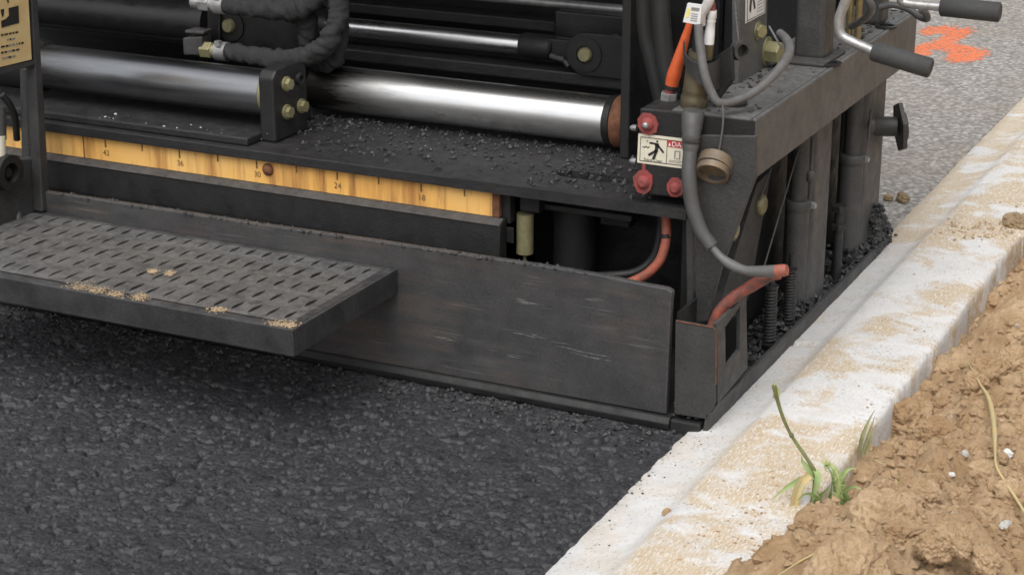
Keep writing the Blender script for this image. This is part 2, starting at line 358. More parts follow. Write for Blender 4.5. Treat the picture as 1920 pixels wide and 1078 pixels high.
def glyphs(mb, text, size, o, ux, uy, align='LEFT'):
    """lettering as flat mesh lifted off the surface it is printed on"""
    cu = bpy.data.curves.new('lettering', 'FONT'); cu.body = text; cu.size = size; cu.align_x = align
    ob = bpy.data.objects.new('lettering', cu); COL.objects.link(ob)
    dg = bpy.context.evaluated_depsgraph_get(); me = bpy.data.meshes.new_from_object(ob.evaluated_get(dg))
    o, ux, uy = Vector(o), Vector(ux).normalized(), Vector(uy).normalized()
    mb._add([o + ux * v.co.x + uy * v.co.y for v in me.vertices], [tuple(p.vertices) for p in me.polygons])
    bpy.data.objects.remove(ob); bpy.data.curves.remove(cu); bpy.data.meshes.remove(me)

# ------------------------------------------------------------------ lattice noise (numpy)
def _h(ix, iy, s):
    n = (ix.astype(np.int64) * 374761393 + iy.astype(np.int64) * 668265263 + s * 1442695041) & 0xffffffff
    n = ((n ^ (n >> 13)) * 1274126177) & 0xffffffff
    return ((n ^ (n >> 16)) & 0xffff) / 65535.0
def vn(x, y, s):
    ix, iy = np.floor(x), np.floor(y); fx, fy = x - ix, y - iy
    fx = fx * fx * (3 - 2 * fx); fy = fy * fy * (3 - 2 * fy)
    a, b, c, d = _h(ix, iy, s), _h(ix + 1, iy, s), _h(ix, iy + 1, s), _h(ix + 1, iy + 1, s)
    return (a * (1 - fx) + b * fx) * (1 - fy) + (c * (1 - fx) + d * fx) * fy
def fbm(x, y, s, o=5, g=0.5):
    t = 0; a = 1; n = 0
    for k in range(o): t = t + a * vn(x * 2 ** k, y * 2 ** k, s + k); n += a; a *= g
    return t / n
def worley(x, y, s):
    ix, iy = np.floor(x), np.floor(y); best = np.full(x.shape, 9.0); idv = np.zeros(x.shape)
    for dx in (-1, 0, 1):
        for dy in (-1, 0, 1):
            cx_, cy_ = ix + dx, iy + dy
            d = np.hypot(cx_ + _h(cx_, cy_, s) - x, cy_ + _h(cx_, cy_, s + 9) - y)
            k = d < best; best = np.where(k, d, best); idv = np.where(k, _h(cx_, cy_, s + 17), idv)
    return best, idv
def grid(name, xs, ys, hf, mat, smooth=False):
    X, Y = np.meshgrid(xs, ys); Z = hf(X, Y); nx, ny = len(xs), len(ys)
    me = bpy.data.meshes.new(name)
    v = np.stack([X, Y, Z], -1).reshape(-1, 3); i = np.arange(nx * ny).reshape(ny, nx)
    f = np.stack([i[:-1, :-1], i[:-1, 1:], i[1:, 1:], i[1:, :-1]], -1).reshape(-1, 4)
    me.vertices.add(len(v)); me.vertices.foreach_set('co', v.ravel())
    me.loops.add(f.size); me.loops.foreach_set('vertex_index', f.ravel())
    me.polygons.add(len(f)); me.polygons.foreach_set('loop_start', np.arange(0, f.size, 4)); me.polygons.foreach_set('loop_total', np.full(len(f), 4))
    me.update(calc_edges=True); me.validate()
    if smooth: me.polygons.foreach_set('use_smooth', np.ones(len(f), bool))
    me.materials.append(M[mat]); o = bpy.data.objects.new(name, me); COL.objects.link(o); return o
def axis_pts(lo, a, b, hi, step, coarse=14):
    l = -np.geomspace(step, a - lo, coarse)[::-1] + a; r = np.geomspace(step, hi - b, coarse) + b
    return np.concatenate([l, np.arange(a, b + step / 2, step), r])

# ================================================================== GROUND
g = MB(); g.sheet([(-400, -400, -0.09), (400, -400, -0.09), (400, 400, -0.09), (-400, 400, -0.09)])
kind(build('ground', g, mat='ground'), 'structure')
g = MB(); g.sheet([(-9, -6, -0.045), (0.06, -6, -0.045), (0.06, 80, -0.045), (-9, 80, -0.045)])
kind(build('road', g, mat='road'), 'structure')
def worley2(x, y, s):
    ix, iy = np.floor(x), np.floor(y); b1 = np.full(x.shape, 9.0); b2 = np.full(x.shape, 9.0); idv = np.zeros(x.shape)
    for dx in (-1, 0, 1):
        for dy in (-1, 0, 1):
            cx_, cy_ = ix + dx, iy + dy
            d = np.hypot(cx_ + _h(cx_, cy_, s) - x, cy_ + _h(cx_, cy_, s + 9) - y)
            k = d < b1; b2 = np.where(k, b1, np.minimum(b2, d)); idv = np.where(k, _h(cx_, cy_, s + 17), idv); b1 = np.where(k, d, b1)
    return b1, b2, idv
def mat_h(X, Y):
    wx = X + 0.005 * (vn(X * 190, Y * 190, 51) - 0.5); wy = Y + 0.005 * (vn(X * 190, Y * 190, 57) - 0.5)
    f1, f2, i1 = worley2(wx / 0.0066, wy / 0.0066, 3); g1, g2, j1 = worley2(wx / 0.0036, wy / 0.0036, 31)
    plate = np.clip((f2 - f1) / 0.22, 0, 1); fine = np.clip((g2 - g1) / 0.25, 0, 1)
    tilt = (i1 - 0.5) * (np.sin(i1 * 40) * (X / 0.0080 % 1) + np.cos(i1 * 57) * (Y / 0.0080 % 1)) * 0.0006
    crev = 0.3 + 0.7 * np.clip((fbm(X * 60, Y * 60, 83, 3) - 0.40) / 0.2, 0, 1)
    h = (plate - 1) * 0.0034 * crev + i1 * 0.0014 + (fine - 1) * 0.0020 * crev + j1 * 0.0009 + 1.6 * tilt
    h += -0.010 * np.clip((vn(X * 105, Y * 105, 71) - 0.70) / 0.2, 0, 1) + 0.004 * (fbm(X * 9, Y * 9, 5, 3) - 0.5)
    edge = np.clip((X - 0.028) / 0.02, 0, 1)
    return h - 0.002 - edge * 0.012
xs = axis_pts(-9, -1.40, 0.05, 0.062, 0.0022, 12); xs = xs[xs < 0.052]
ys = axis_pts(-7, -0.90, 0.02, 0.9, 0.0022, 12)
kind(grid('asphalt_mat', xs, ys, mat_h, 'asphalt'), 'structure')

# concrete kerb: gutter pan, sloping face and top, cast in lengths with joints
def kerb_run(y0, y1, dx=0.0, dz=0.0, seed=0, step=0.006):
    prof = [(0.030, -0.10), (0.032, -0.002), (0.036, 0.003), (0.060, 0.007), (0.105, 0.0135), (0.118, 0.0185), (0.128, 0.027), (0.136, 0.031), (0.165, 0.0325), (0.20, 0.033),
            (0.24, 0.0325), (0.278, 0.0315), (0.286, 0.029), (0.2893, 0.024), (0.290, 0.012), (0.2915, -0.01), (0.293, -0.10)]
    px_ = np.array([p[0] for p in prof]); pz_ = np.array([p[1] for p in prof])
    ys_ = np.arange(y0, y1 + step / 2, step); n = len(prof)
    P, Yv = np.meshgrid(px_, ys_); Zv = np.meshgrid(pz_, ys_)[0].copy(); P = P.copy()
    w_ = fbm(Yv * 7, P * 5, 40 + seed, 4) - 0.5
    body = (Zv > -0.05)
    P += dx + np.where(P > 0.26, 0.006, 0.0015) * w_ * body + np.where(P > 0.268, -0.007 * np.clip(vn(Yv * 48, P * 9, 47) - 0.70, 0, 1) / 0.3, 0)
    P += np.where(P < 0.045, 0.007 * (fbm(Yv * 60, P * 3, 61, 4) - 0.5), 0)
    Zv += (dz + 0.0035 * (fbm(Yv * 14, P * 14, 43, 5) - 0.5) + 0.0016 * (vn(Yv * 150, P * 150, 44) - 0.5)) * body
    Zv -= 0.006 * np.exp(-((Yv - 0.39 - 0.02 * (P - 0.06)) / 0.006) ** 2) * (P < 0.112) * body
    Zv -= (0.010 * np.exp(-((Yv - 1.077) / 0.012) ** 2) * fbm(P * 40, Yv * 9, 91, 3)) * body
    v = np.stack([P, Yv, Zv], -1).reshape(-1, 3); i = np.arange(len(v)).reshape(len(ys_), n)
    mb = MB(); f = np.stack([i[:-1, :-1], i[:-1, 1:], i[1:, 1:], i[1:, :-1]], -1).reshape(-1, 4)
    mb._add(v, [tuple(q) for q in f.tolist()], True)
    mb._add(v[:n], [tuple(range(n))]); mb._add(v[-n:], [tuple(range(n - 1, -1, -1))])
    return mb
k = kerb_run(-5, 1.075, 0, 0, 0); k3 = kerb_run(1.079, 4.8, 0.005, -0.003, 6)
km = MB()
for q in (k, k3): km._add(q.v, q.f, True)
kd = km.s; 
kind(build('kerb', km, mat='concrete'), 'structure')

# earth bank behind the kerb
LOBES = [(0.30, -0.44, 0.09, 0.13, 0.058), (0.40, -0.30, 0.16, 0.14, 0.045), (0.48, 0.02, 0.12, 0.22, 0.03), (0.38, -0.17, 0.05, 0.05, 0.03),
         (0.46, -0.42, 0.15, 0.2, 0.05), (0.47, 0.5, 0.11, 0.25, 0.045), (0.52, 1.05, 0.16, 0.35, 0.07), (0.312, -0.205, 0.032, 0.05, -0.020)]
def soil_h(X, Y):
    base = -0.031 + 0.024 * np.clip((X - 0.30) / 0.10, 0, 1) + 0.045 * np.clip((X - 0.34) / 0.4, 0, 1.5)
    for (cx_, cy_, rx, ry, hh) in LOBES: base = base + hh * np.exp(-((X - cx_) / rx) ** 2 - ((Y - cy_) / ry) ** 2)
    wx = X + 0.045 * (fbm(X * 14, Y * 14, 90, 4) - 0.5); wy = Y + 0.045 * (fbm(X * 14, Y * 14, 95, 4) - 0.5)
    def clods(c, sd, amp):
        a, b_, i_ = worley2(wx / c, wy / c, sd)
        return np.clip((b_ - a) / 0.55, 0, 1) ** 0.55 * (0.15 + 0.85 * i_ ** 1.5) * amp
    lump = np.maximum(clods(0.095, 3, 0.060), clods(0.040, 8, 0.030)) + clods(0.017, 12, 0.009) + clods(0.008, 15, 0.0035)
    h = base - 0.014 + lump + 0.016 * (fbm(X * 16, Y * 16, 70, 5, 0.55) - 0.5) + 0.004 * (fbm(X * 150, Y * 150, 78, 3) - 0.5)
    far = np.clip((X - 0.9) / 1.5, 0, 1); return h * (1 - far) + far * 0.02 - 0.06 * np.clip((0.255 - X) / 0.05, 0, 1) - 0.02 * np.clip((0.285 - X) / 0.03, 0, 1) * (Y > -0.22)
xs = axis_pts(0.13, 0.20, 0.72, 30, 0.0036, 10); xs = xs[xs > 0.17]; ys = axis_pts(-30, -0.56, 1.35, 60, 0.0036, 12)
kind(grid('earth_bank', xs, ys, soil_h, 'soil'), 'structure')
def soil_z(x, y): return float(soil_h(np.array([x]), np.array([y]))[0])

# ================================================================== PAVING SCREED
S = root('paving_screed', (-0.6, 0.3, 0.0), 'black asphalt paver screed with chrome guide tubes, laying the fresh dark mat beside the kerb', 'paving machine')
# strike-off plate
b = MB(); top = [(1251, 541.5), (1200, 532), (1130, 517), (1065, 506), (960, 490), (877, 478), (700, 451), (487, 421), (300, 392), (97, 362)]
pts = PL([(1249, 777)], Y=0) + PL([(1258, 570), (1260.5, 548)], Y=0) + PL(top, Y=0) + [Vector((-1.75, 0, 0.216)), Vector((-1.75, 0, 0.012))]
b.prism(pts, (0, 0.012, 0)); sop = build('strike_off_plate', b, S, 'plate', 0.002)
b = MB(); rn = random.Random(41)
for (xa_, ya_, xb_, yb_, n_, sp_) in ((955, 619, 1010, 632, 5, 1.6), (1020, 640, 1065, 652, 5, 2.2), (1060, 656, 1135, 674, 8, 2.4), (905, 652, 975, 668, 4, 3.5), (925, 550, 985, 566, 4, 4.0), (800, 632, 860, 645, 3, 3.0), (1090, 560, 1150, 572, 3, 3.0)):
    for _ in range(n_):
        t_ = rn.random(); L_ = rn.uniform(10, 42); x = xa_ + (xb_ - xa_) * t_; y = ya_ + (yb_ - ya_) * t_ + rn.gauss(0, sp_); h_ = rn.uniform(0.25, 0.8)
        b.sheet(PL([(x, y), (x + L_ * 0.4, y + 0.17 * L_ * 0.4 - h_), (x + L_, y + 0.17 * L_ + rn.uniform(-1, 1)), (x + L_ * 0.5, y + 0.17 * L_ * 0.5 + h_)], Y=-0.0004))
build('scratches', b, sop, 'scratch')['kind'] = 'stuff'
b = MB()   # sole under the plate: rounded nose
prof = [(0.010, 0.020), (-0.004, 0.018), (-0.010, 0.010), (-0.008, 0.0), (0.0, -0.006), (0.40, -0.006), (0.40, 0.020)]
b.prism([Vector((-1.75, y, z)) for y, z in prof], (1.757, 0, 0)); build('sole_plate', b, S, 'dark', 0.002)
b = MB()
prof = [(0.108, 0.250), (0.100, 0.250), (0.085, 0.2425), (0.082, 0.196), (0.084, 0.15), (0.108, 0.15)]
b.prism([Vector((-1.75, y, z)) for y, z in prof], (1.435, 0, 0)); rail = build('front_rail', b, S, 'dark', 0.002)
b = MB(); b.prism([Vector((-1.75, 0.0835, 0.2425)), Vector((-0.316, 0.0835, 0.2425)), Vector((-0.316, 0.099, 0.2503)), Vector((-1.75, 0.099, 0.2503))], (0, -0.001, 0.0015))
build('wear_sheen_edge', b, rail, 'grey')  # paler steel strip paints the sky sheen on the rail's sloping top
# deck plate with an oval slot (strips around it)
b = MB(); x0, x1, y0, y1 = -0.275, -0.145, 0.165, 0.205
zb, zt = 0.2935, 0.310
n = 12; hole = [Vector((0.5 * (x0 + x1) + (x1 - x0) / 2 * math.copysign(abs(math.cos(a)) ** 0.7, math.cos(a)), 0.5 * (y0 + y1) + (y1 - y0) / 2 * math.sin(a), 0)) for a in [i * 2 * math.pi / 24 for i in range(24)]]
def plate_with_hole(b, outer4, hole, z0, z1):
    (xa, ya), (xb, yb) = outer4; nh = len(hole); cx_ = sum(p.x for p in hole) / nh; cy_ = sum(p.y for p in hole) / nh
    out = []
    for p in hole:
        d = Vector((p.x - cx_, p.y - cy_)); t = min((((xb if d.x > 0 else xa) - cx_) / d.x) if abs(d.x) > 1e-6 else 1e9, (((yb if d.y > 0 else ya) - cy_) / d.y) if abs(d.y) > 1e-6 else 1e9)
        out.append(Vector((cx_ + d.x * t, cy_ + d.y * t, 0)))
    for corner in ((xa, ya), (xb, ya), (xb, yb), (xa, yb)):
        j = min(range(nh), key=lambda i: (out[i].x - corner[0]) ** 2 + (out[i].y - corner[1]) ** 2); out[j] = Vector((*corner, 0))
    for i in range(nh):
        a, c, d, e = hole[i], hole[(i + 1) % nh], out[(i + 1) % nh], out[i]
        Z = Vector((0, 0, 1))
        b._add([a + Z * z1, e + Z * z1, d + Z * z1, c + Z * z1], [(0, 1, 2, 3)]); b._add([a + Z * z0, c + Z * z0, d + Z * z0, e + Z * z0], [(0, 1, 2, 3)])
        b._add([a + Z * z0, a + Z * z1, c + Z * z1, c + Z * z0], [(0, 1, 2, 3)])
        b._add([e + Z * z0, d + Z * z0, d + Z * z1, e + Z * z1], [(0, 1, 2, 3)])
plate_with_hole(b, ((-0.40, 0.087), (-0.012, 0.30)), hole, zb, zt)
b.box((-1.75, 0.087, zb), (-0.4001, 0.72, zt)); b.box((-0.40, 0.3001, zb), (-0.012, 0.72, zt))
deck = build('deck_plate', b, S, 'deck', 0.0015)
b = MB(); b.box((-0.30, 0.14, 0.262), (-0.12, 0.23, 0.270)); build('slot_tray', b, deck, 'deck')
# ruler strip with marks and numbers
YR = 0.0985
rl = PL([(80, 238.2), (935.7, 360.2), (936.8, 411.2), (80, 277.2)], Y=YR)
x_end = rl[1].x
b = MB().mat('ruler'); b.box((-1.33, YR, 0.2525), (x_end - 0.012, 0.107, 0.2955)); b.mat('rust').box((x_end - 0.012, YR + 0.0003, 0.2525), (x_end, 0.107, 0.2955)); b.mat('faded_ink')
t18 = A(790, 355, Y=YR).x; step = (t18 - A(337, 290, Y=YR).x) / 6.0
for i in range(-1, 11):
    x = t18 - step * i; z = 0.2925 - (0.0095 if i % 2 == 0 else 0.007)
    if i >= 9: continue
    b.box((x - 0.0011, YR - 0.0012, z - 0.0065), (x + 0.0011, YR + 0.001, z + 0.0065))
    if i % 2 == 0:
        glyphs(b, str(18 + i * 3), 0.0135, (x + 0.0005, YR - 0.0008, z - 0.0205), (1, 0, 0), (0, 0, 1), 'CENTER')
sx_ = A(156, 260, Y=YR).x; b.box((sx_ - 0.0013, YR - 0.0008, 0.2525), (sx_ + 0.0013, YR + 0.001, 0.2955))
ruler = build('ruler_strip', b, S)
c = A(503, 318, Y=YR); b = MB(); b.tube([c + Vector((0, d, 0)) for d in (0.001, -0.002, -0.006, -0.008)], [0.0105, 0.0105, 0.0075, 0.002], 16); build('bolt', b, ruler, 'rust')

# left guide tube on its shelf, with end block
YL = 0.19
c0 = A(488, 174, Y=YL); zc = c0.z + 0.0015; c0.x += 0.02; rt = 0.0385
b = MB(); b.cyl((-1.75, YL, zc), (c0.x - 0.002, YL, zc), rt, 48); tl = build('guide_tube', b, S, 'chrome_left')
b = MB(); b.cyl((c0.x - 0.002, YL, zc), (c0.x + 0.010, YL, zc), rt - 0.001, 40); build('worn_end', b, tl, 'zinc')
b = MB(); xa = -1.27; b.tube([(xa - 0.10, YL, zc), (xa, YL, zc), (xa + 0.006, YL, zc)], [rt + 0.007, rt + 0.007, rt + 0.001], 40); build('wiper_collar', b, tl, 'black')
b = MB(); b.box((-1.75, 0.102, 0.3105), (c0.x + 0.0098, 0.30, 0.3245)); build('tube_shelf', b, S, 'deck', 0.003)
bx0, bx1 = c0.x + 0.010, c0.x + 0.040
y0b, y1b = YL - 0.050, YL + 0.052
b = MB(); zz = [(y0b, 0.3105), (y0b, zc + 0.038), (y0b + 0.012, zc + 0.050), (y1b - 0.012, zc + 0.050), (y1b, zc + 0.038), (y1b, 0.3105)]
b.prism([Vector((bx0, y, z)) for y, z in zz], (bx1 - bx0, 0, 0)); blk = build('tube_end_block', b, S, 'dark', 0.004)
for (px, py) in ((535.5, 157.5), (536.5, 210), (564, 199), (560, 148)):
    p = A(px, py, X=bx1); b = MB()
    if px == 560: b.ring(p, (1, 0, 0), 0.0105, 0.006, 0.006, 20); build('bolt', b, blk, 'dark')
    else: b.cyl(p, p + Vector((0.004, 0, 0)), 0.0125, 20); b.hexa(p + Vector((0.004, 0, 0)), p + Vector((0.011, 0, 0)), 0.0098); build('bolt', b, blk, 'zinc')
# right guide tube
YT = 0.345
p1 = A(1146, 223, Y=YT); p0 = A(600, 163, Y=YT); zr = (p1.z + p0.z) / 2 - 0.001; rr_ = 0.0392
b = MB(); b.cyl((-0.80, YT, zr), (p1.x, YT, zr), rr_, 48); tr = build('guide_tube', b, S, 'chrome_right')
b = MB(); rn = random.Random(3); b.tube([(p1.x - 0.002, YT, zr), (p1.x + 0.010, YT, zr)], [rr_ + 0.0008, rr_ + 0.0025], 40); build('weld_bead', b, tr, 'black')
b = MB(); b.tube([(p1.x + 0.010, YT, zr), (p1.x + 0.012, YT, zr), (p1.x + 0.029, YT, zr), (p1.x + 0.033, YT, zr)], [rr_ - 0.004, rr_ + 0.003, rr_ + 0.003, rr_ - 0.003], 40); build('collar', b, tr, 'rust')
b = MB(); b.box((p1.x + 0.034, YT - 0.045, 0.3105), (p1.x + 0.05, YT + 0.09, 0.62)); build('end_frame_plate', b, S, 'dark', 0.003)

# back wall, rails, unseen overhead slab added to shade the deck
b = MB(); b.box((-1.75, 0.70, -0.02), (-0.30, 0.72, 0.293)); b.box((-1.75, 0.721, 0.25), (-0.20, 0.74, 0.80)); build('rear_wall', b, S, 'black')
b = MB(); b.box((-1.9, 0.20, 0.80), (-0.16, 1.3, 0.83)); b.box((-1.9, 0.20, 0.74), (-0.16, 0.215, 0.7999)); build('unseen_shade_slab', b, S, 'dark')  # added above the frame to block sky light from the interior
b = MB(); xr_ = A(1606, 40, Y=1.0).x; b.box((-0.6, 1.0, -0.03), (xr_, 1.06, 1.0)); b.box((-0.6, 0.9, 0.02), (xr_ - 0.03, 0.9999, 0.36)); build('auger_housing', b, S, 'black')
b = MB(); b.box((-0.20, 0.745, 0.31), (A(1500, 40, Y=0.745).x, 0.76, 0.85)); build('rear_panel', b, S, 'dark', 0.002)
def bar(name, px0, px1, Y, h, d, mat='dark', x0=None):
    a, c = A(*px0, Y=Y), A(*px1, Y=Y); z = (a.z + c.z) / 2; b = MB()
    b.box((a.x if x0 is None else x0, Y, z - h), (c.x, Y + d, z)); return build(name, b, S, mat, 0.003)
bar('slide_rail', (855, 112), (1192, 151), 0.50, 0.022, 0.06, 'deck', x0=-1.6)
bar('slide_rail', (860, 24), (1040, 42), 0.62, 0.02, 0.05, 'deck', x0=-1.6)
a, c = A(1000, 3, Y=0.60), A(1178, 19, Y=0.60); b = MB(); b.cyl((-1.6, 0.60, (a.z + c.z) / 2), (c.x, 0.60, (a.z + c.z) / 2), 0.008, 16); build('tie_rod', b, S, 'silver')
a, c = A(1040, 40, Y=0.56), A(1190, 52, Y=0.56); b = MB(); b.box((a.x, 0.56, a.z - 0.05), (c.x, 0.60, a.z + 0.018)); build('rail_bracket', b, S, 'black', 0.003)
# extension cylinder: rod, clevis, anchor bracket with pin
YC = 0.52
a, c = A(640, 53, Y=YC), A(981, 82, Y=YC); zc2 = (a.z + c.z) / 2; rc = 0.0172
cyl = MB(); cyl.cyl((-0.90, YC, zc2), (c.x, YC, zc2), rc, 32); rod = build('cylinder_rod', cyl, S, 'chrome')
b = MB(); b.cyl((-1.75, YC, zc2), (-0.90, YC, zc2), 0.036, 32); b.cyl((-0.90, YC, zc2), (-0.875, YC, zc2), 0.030, 32); build('cylinder_barrel', b, S, 'black')
b = MB(); b.tube([(c.x - 0.002, YC, zc2), (c.x + 0.004, YC, zc2), (c.x + 0.055, YC, zc2), (c.x + 0.06, YC, zc2)], [0.0195, 0.022, 0.022, 0.017], 28)
for s in (-1, 1): b.box((c.x + 0.045, YC - 0.012 if s > 0 else YC - 0.026, zc2 - 0.018), (c.x + 0.12, YC - 0.002 if s > 0 else YC - 0.014, zc2 + 0.018)) if s > 0 else b.box((c.x + 0.045, YC + 0.008, zc2 - 0.018), (c.x + 0.12, YC + 0.02, zc2 + 0.018))
cl = build('clevis', b, S, 'dark', 0.002)
q = A(1048, 110, Y=YC - 0.03); b = MB(); b.cyl(q + Vector((-0.016, 0, 0.003)), q + Vector((0.010, 0, -0.002)), 0.005, 12); b.cyl(q + Vector((0.010, 0, -0.002)), q + Vector((0.018, 0, -0.012)), 0.0045, 12); build('grease_fitting', b, cl, 'grey')
YB = YC - 0.03
pc = A(1098, 103, Y=YB); pts = []
for i in range(13):
    a_ = math.pi / 2 + math.pi * i / 12; pts.append(pc + Vector((0.037 * math.cos(a_), 0, 0.037 * math.sin(a_))))
xr = A(1194, 110, Y=YB).x; pts += [Vector((xr, YB, pc.z - 0.037)), Vector((xr, YB, pc.z + 0.037))]
b = MB(); b.prism(pts, (0, 0.016, 0)); br = build('anchor_bracket', b, S, 'dark', 0.002)
b = MB(); b.tube([pc + Vector((0, d, 0)) for d in (0.0, -0.006, -0.009)], [0.0128, 0.0128, 0.010], 24); build('pin', b, br, 'zinc')
b = MB(); b.ring(pc, (0, -1, 0), 0.030, 0.016, 0.003); build('pin_boss', b, br, 'dark')
q = A(1155, 72, Y=YB + 0.008); b = MB(); b.tube([q + Vector((0, 0, d)) for d in (-0.004, 0.002, 0.006)], [0.008, 0.008, 0.004], 14); build('bolt', b, br, 'grey')
# left cylinder bracket and fittings
YK = 0.32
b = MB(); b.prism(PL([(392, 22), (572, 40), (572, 128), (390, 100)], Y=YK), (0, 0.02, 0)); b.prism(PL([(388, 18), (412, 20), (412, 90), (388, 88)], Y=YK - 0.012), (0, 0.0118, 0)); lb = build('cylinder_bracket', b, S, 'black', 0.003)
pc = A(433, 48, Y=YK); b = MB(); b.tube([pc + Vector((0, d, 0)) for d in (0.0, -0.010, -0.013)], [0.0122, 0.0122, 0.0095], 24); build('pin', b, lb, 'zinc')
b = MB(); b.ring(pc, (0, -1, 0), 0.028, 0.0125, 0.004); build('pin_boss', b, lb, 'black')
a, c = A(80, -5, Y=0.40), A(390, 42, Y=0.40); b = MB(); b.cyl((-1.7, 0.40, c.z + 0.0), (c.x - 0.02, 0.40, c.z), 0.034, 32); b.cyl((c.x - 0.02, 0.40, c.z), (c.x + 0.01, 0.40, c.z), 0.04, 32); build('cylinder_barrel', b, S, 'black')
YF = 0.27
b = MB(); b.prism(PL([(342, 72), (378, 70), (378, 104), (344, 104)], Y=YF - 0.012), (0, 0.03, 0)); b.prism(PL([(346, 57), (382, 60), (380, 66), (346, 63)], Y=YF - 0.012), (0, 0.03, 0)); fb = build('port_block', b, S, 'grey', 0.002)
for nm, y_, x_ in (('lower', 92, 366), ('upper', 4, 362)):
    a, c, d = A(x_, y_, Y=YF), A(x_ + 42, y_ + 4, Y=YF), A(x_ + 62, y_ + 6, Y=YF)
    b = MB(); b.cyl(a, a.lerp(c, 0.35), 0.0115, 16); b.hexa(a.lerp(c, 0.35), a.lerp(c, 0.8), 0.0155); b.cyl(a.lerp(c, 0.8), c, 0.012, 16); build('hose_fitting', b, S, 'zinc' if nm == 'lower' else 'silver', 0.001)
    b = MB(); b.cyl(c, d, 0.0168, 20); b.box(tuple(c.lerp(d, 0.5) + Vector((-0.005, -0.017, 0.012))), tuple(c.lerp(d, 0.5) + Vector((0.005, -0.008, 0.021)))); build('hose_clamp', b, S, 'silver')

# left side frame with warning sign
XS = -1.13
sf = MB()
sf.prism(PL([(58, -30), (69, -30), (95, 392), (80, 398)], X=XS), (-0.02, 0, 0))
sf.prism(PL([(-60, 138), (66, 113), (68, 122), (-60, 160)], X=XS), (-0.03, 0, 0))
sf.prism(PL([(34, 300), (84, 296), (92, 398), (44, 412), (-60, 440), (-60, 340), (10, 352), (30, 330)], X=XS - 0.02), (-0.03, 0, 0))
sf.prism(PL([(-60, -40), (59, -40), (65, 112), (-60, 142)], X=XS - 0.008), (-0.006, 0, 0))
side = build('side_frame', sf, S, 'grey', 0.002)
b = MB(); b.tube([A(50, 130, X=XS - 0.05), A(54, 310, X=XS - 0.05)], 0.011, 16); build('side_rod', b, S, 'grey')
b = MB(); b.tube([A(2, 200, X=XS - 0.02), A(3, 262, X=XS - 0.02)], 0.008, 16); build('guard_rod', b, S, 'grey')
b = MB(); b.tube([A(-2, 255, X=XS - 0.02), A(-1, 292, X=XS - 0.02)], 0.0105, 16); build('sight_tube', b, S, 'label')
b = MB(); q = A(4, 322, X=XS - 0.02); b.ring(q, (1, 0, 0), 0.030, 0.017, 0.02); b.cyl(q, q + Vector((0.014, 0, 0)), 0.008, 16); build('hose_reel', b, S, 'dark')
b = MB().mat('sign')
sg = PL([(-45, -40), (51, -40), (59.5, 112), (-45, 137)], X=XS + 0.001); b.prism(sg, (-0.006, 0, 0))
o_ = A(4, 62, X=XS + 0.0016)
b.mat('ink'); b.sheet(PL([(16, 16), (35, 11), (36, 44), (20, 48), (3, 53), (2, 40), (11, 36), (17, 30)], X=XS + 0.0018)); b.sheet(PL([(1, 19), (8, 17), (7, 30), (4, 34)], X=XS + 0.0018))
b.sheet(PL([(10, -6), (14, -8), (17, 5), (15, 7)], X=XS + 0.0018))
rn = random.Random(11)
for (y_, x0_, x1_) in ((65, 2, 38), (76, 13, 31), (87, 2, 45), (98, 2, 40), (109, 4, 28)):
    x = x0_
    while x < x1_ - 3:
        w_ = rn.uniform(3, 7); yy = y_ - (x - 2) * 0.19; b.mat('grey_ink' if rn.random() < 0.4 else 'ink'); b.sheet(PL([(x, yy), (x + w_, yy - 0.19 * w_), (x + w_, yy + 3.6 - 0.19 * w_), (x, yy + 3.6)], X=XS + 0.0018)); x += w_ + 1.6
o = build('warning_sign', b, S); o['label'] = 'faded yellow warning sign with black picture'
# step with expanded metal grating
ZS, XL, XR, YF0, YF1 = 0.181, -1.20, -0.449, -0.300, -0.002
b = MB(); fr = 0.022; 
b.box((XL, YF0, ZS - 0.041), (XR, YF0 + 0.006, ZS)); b.box((XL, YF0 + 0.0062, ZS - 0.006), (XR - 0.0062, YF0 + fr, ZS - 0.0004))
b.box((XR - 0.006, YF0 + 0.0062, ZS - 0.041), (XR, YF1, ZS)); b.box((XR - 0.02, YF0 + fr + 0.0002, ZS - 0.006), (XR - 0.0062, YF1, ZS))
b.box((XL, YF1 - 0.010, ZS - 0.05), (XR - 0.0202, YF1, ZS - 0.0005)); b.box((XL, YF0 + fr + 0.0002, ZS - 0.04), (XL + 0.006, YF1 - 0.0102, ZS))
step_o = build('step', b, S, 'step', 0.0015)
b = MB(); px_w, per = 0.0303, 0.0555
q0 = A(694, 504.5, Z=ZS); rn = random.Random(31)
NL = 16
ya, yb = YF0 + fr - 0.003, YF1 - 0.009
xlist = [q0.x - k_ * px_w for k_ in range(26)]; xlist = [x for x in xlist if x > XL + 0.01]
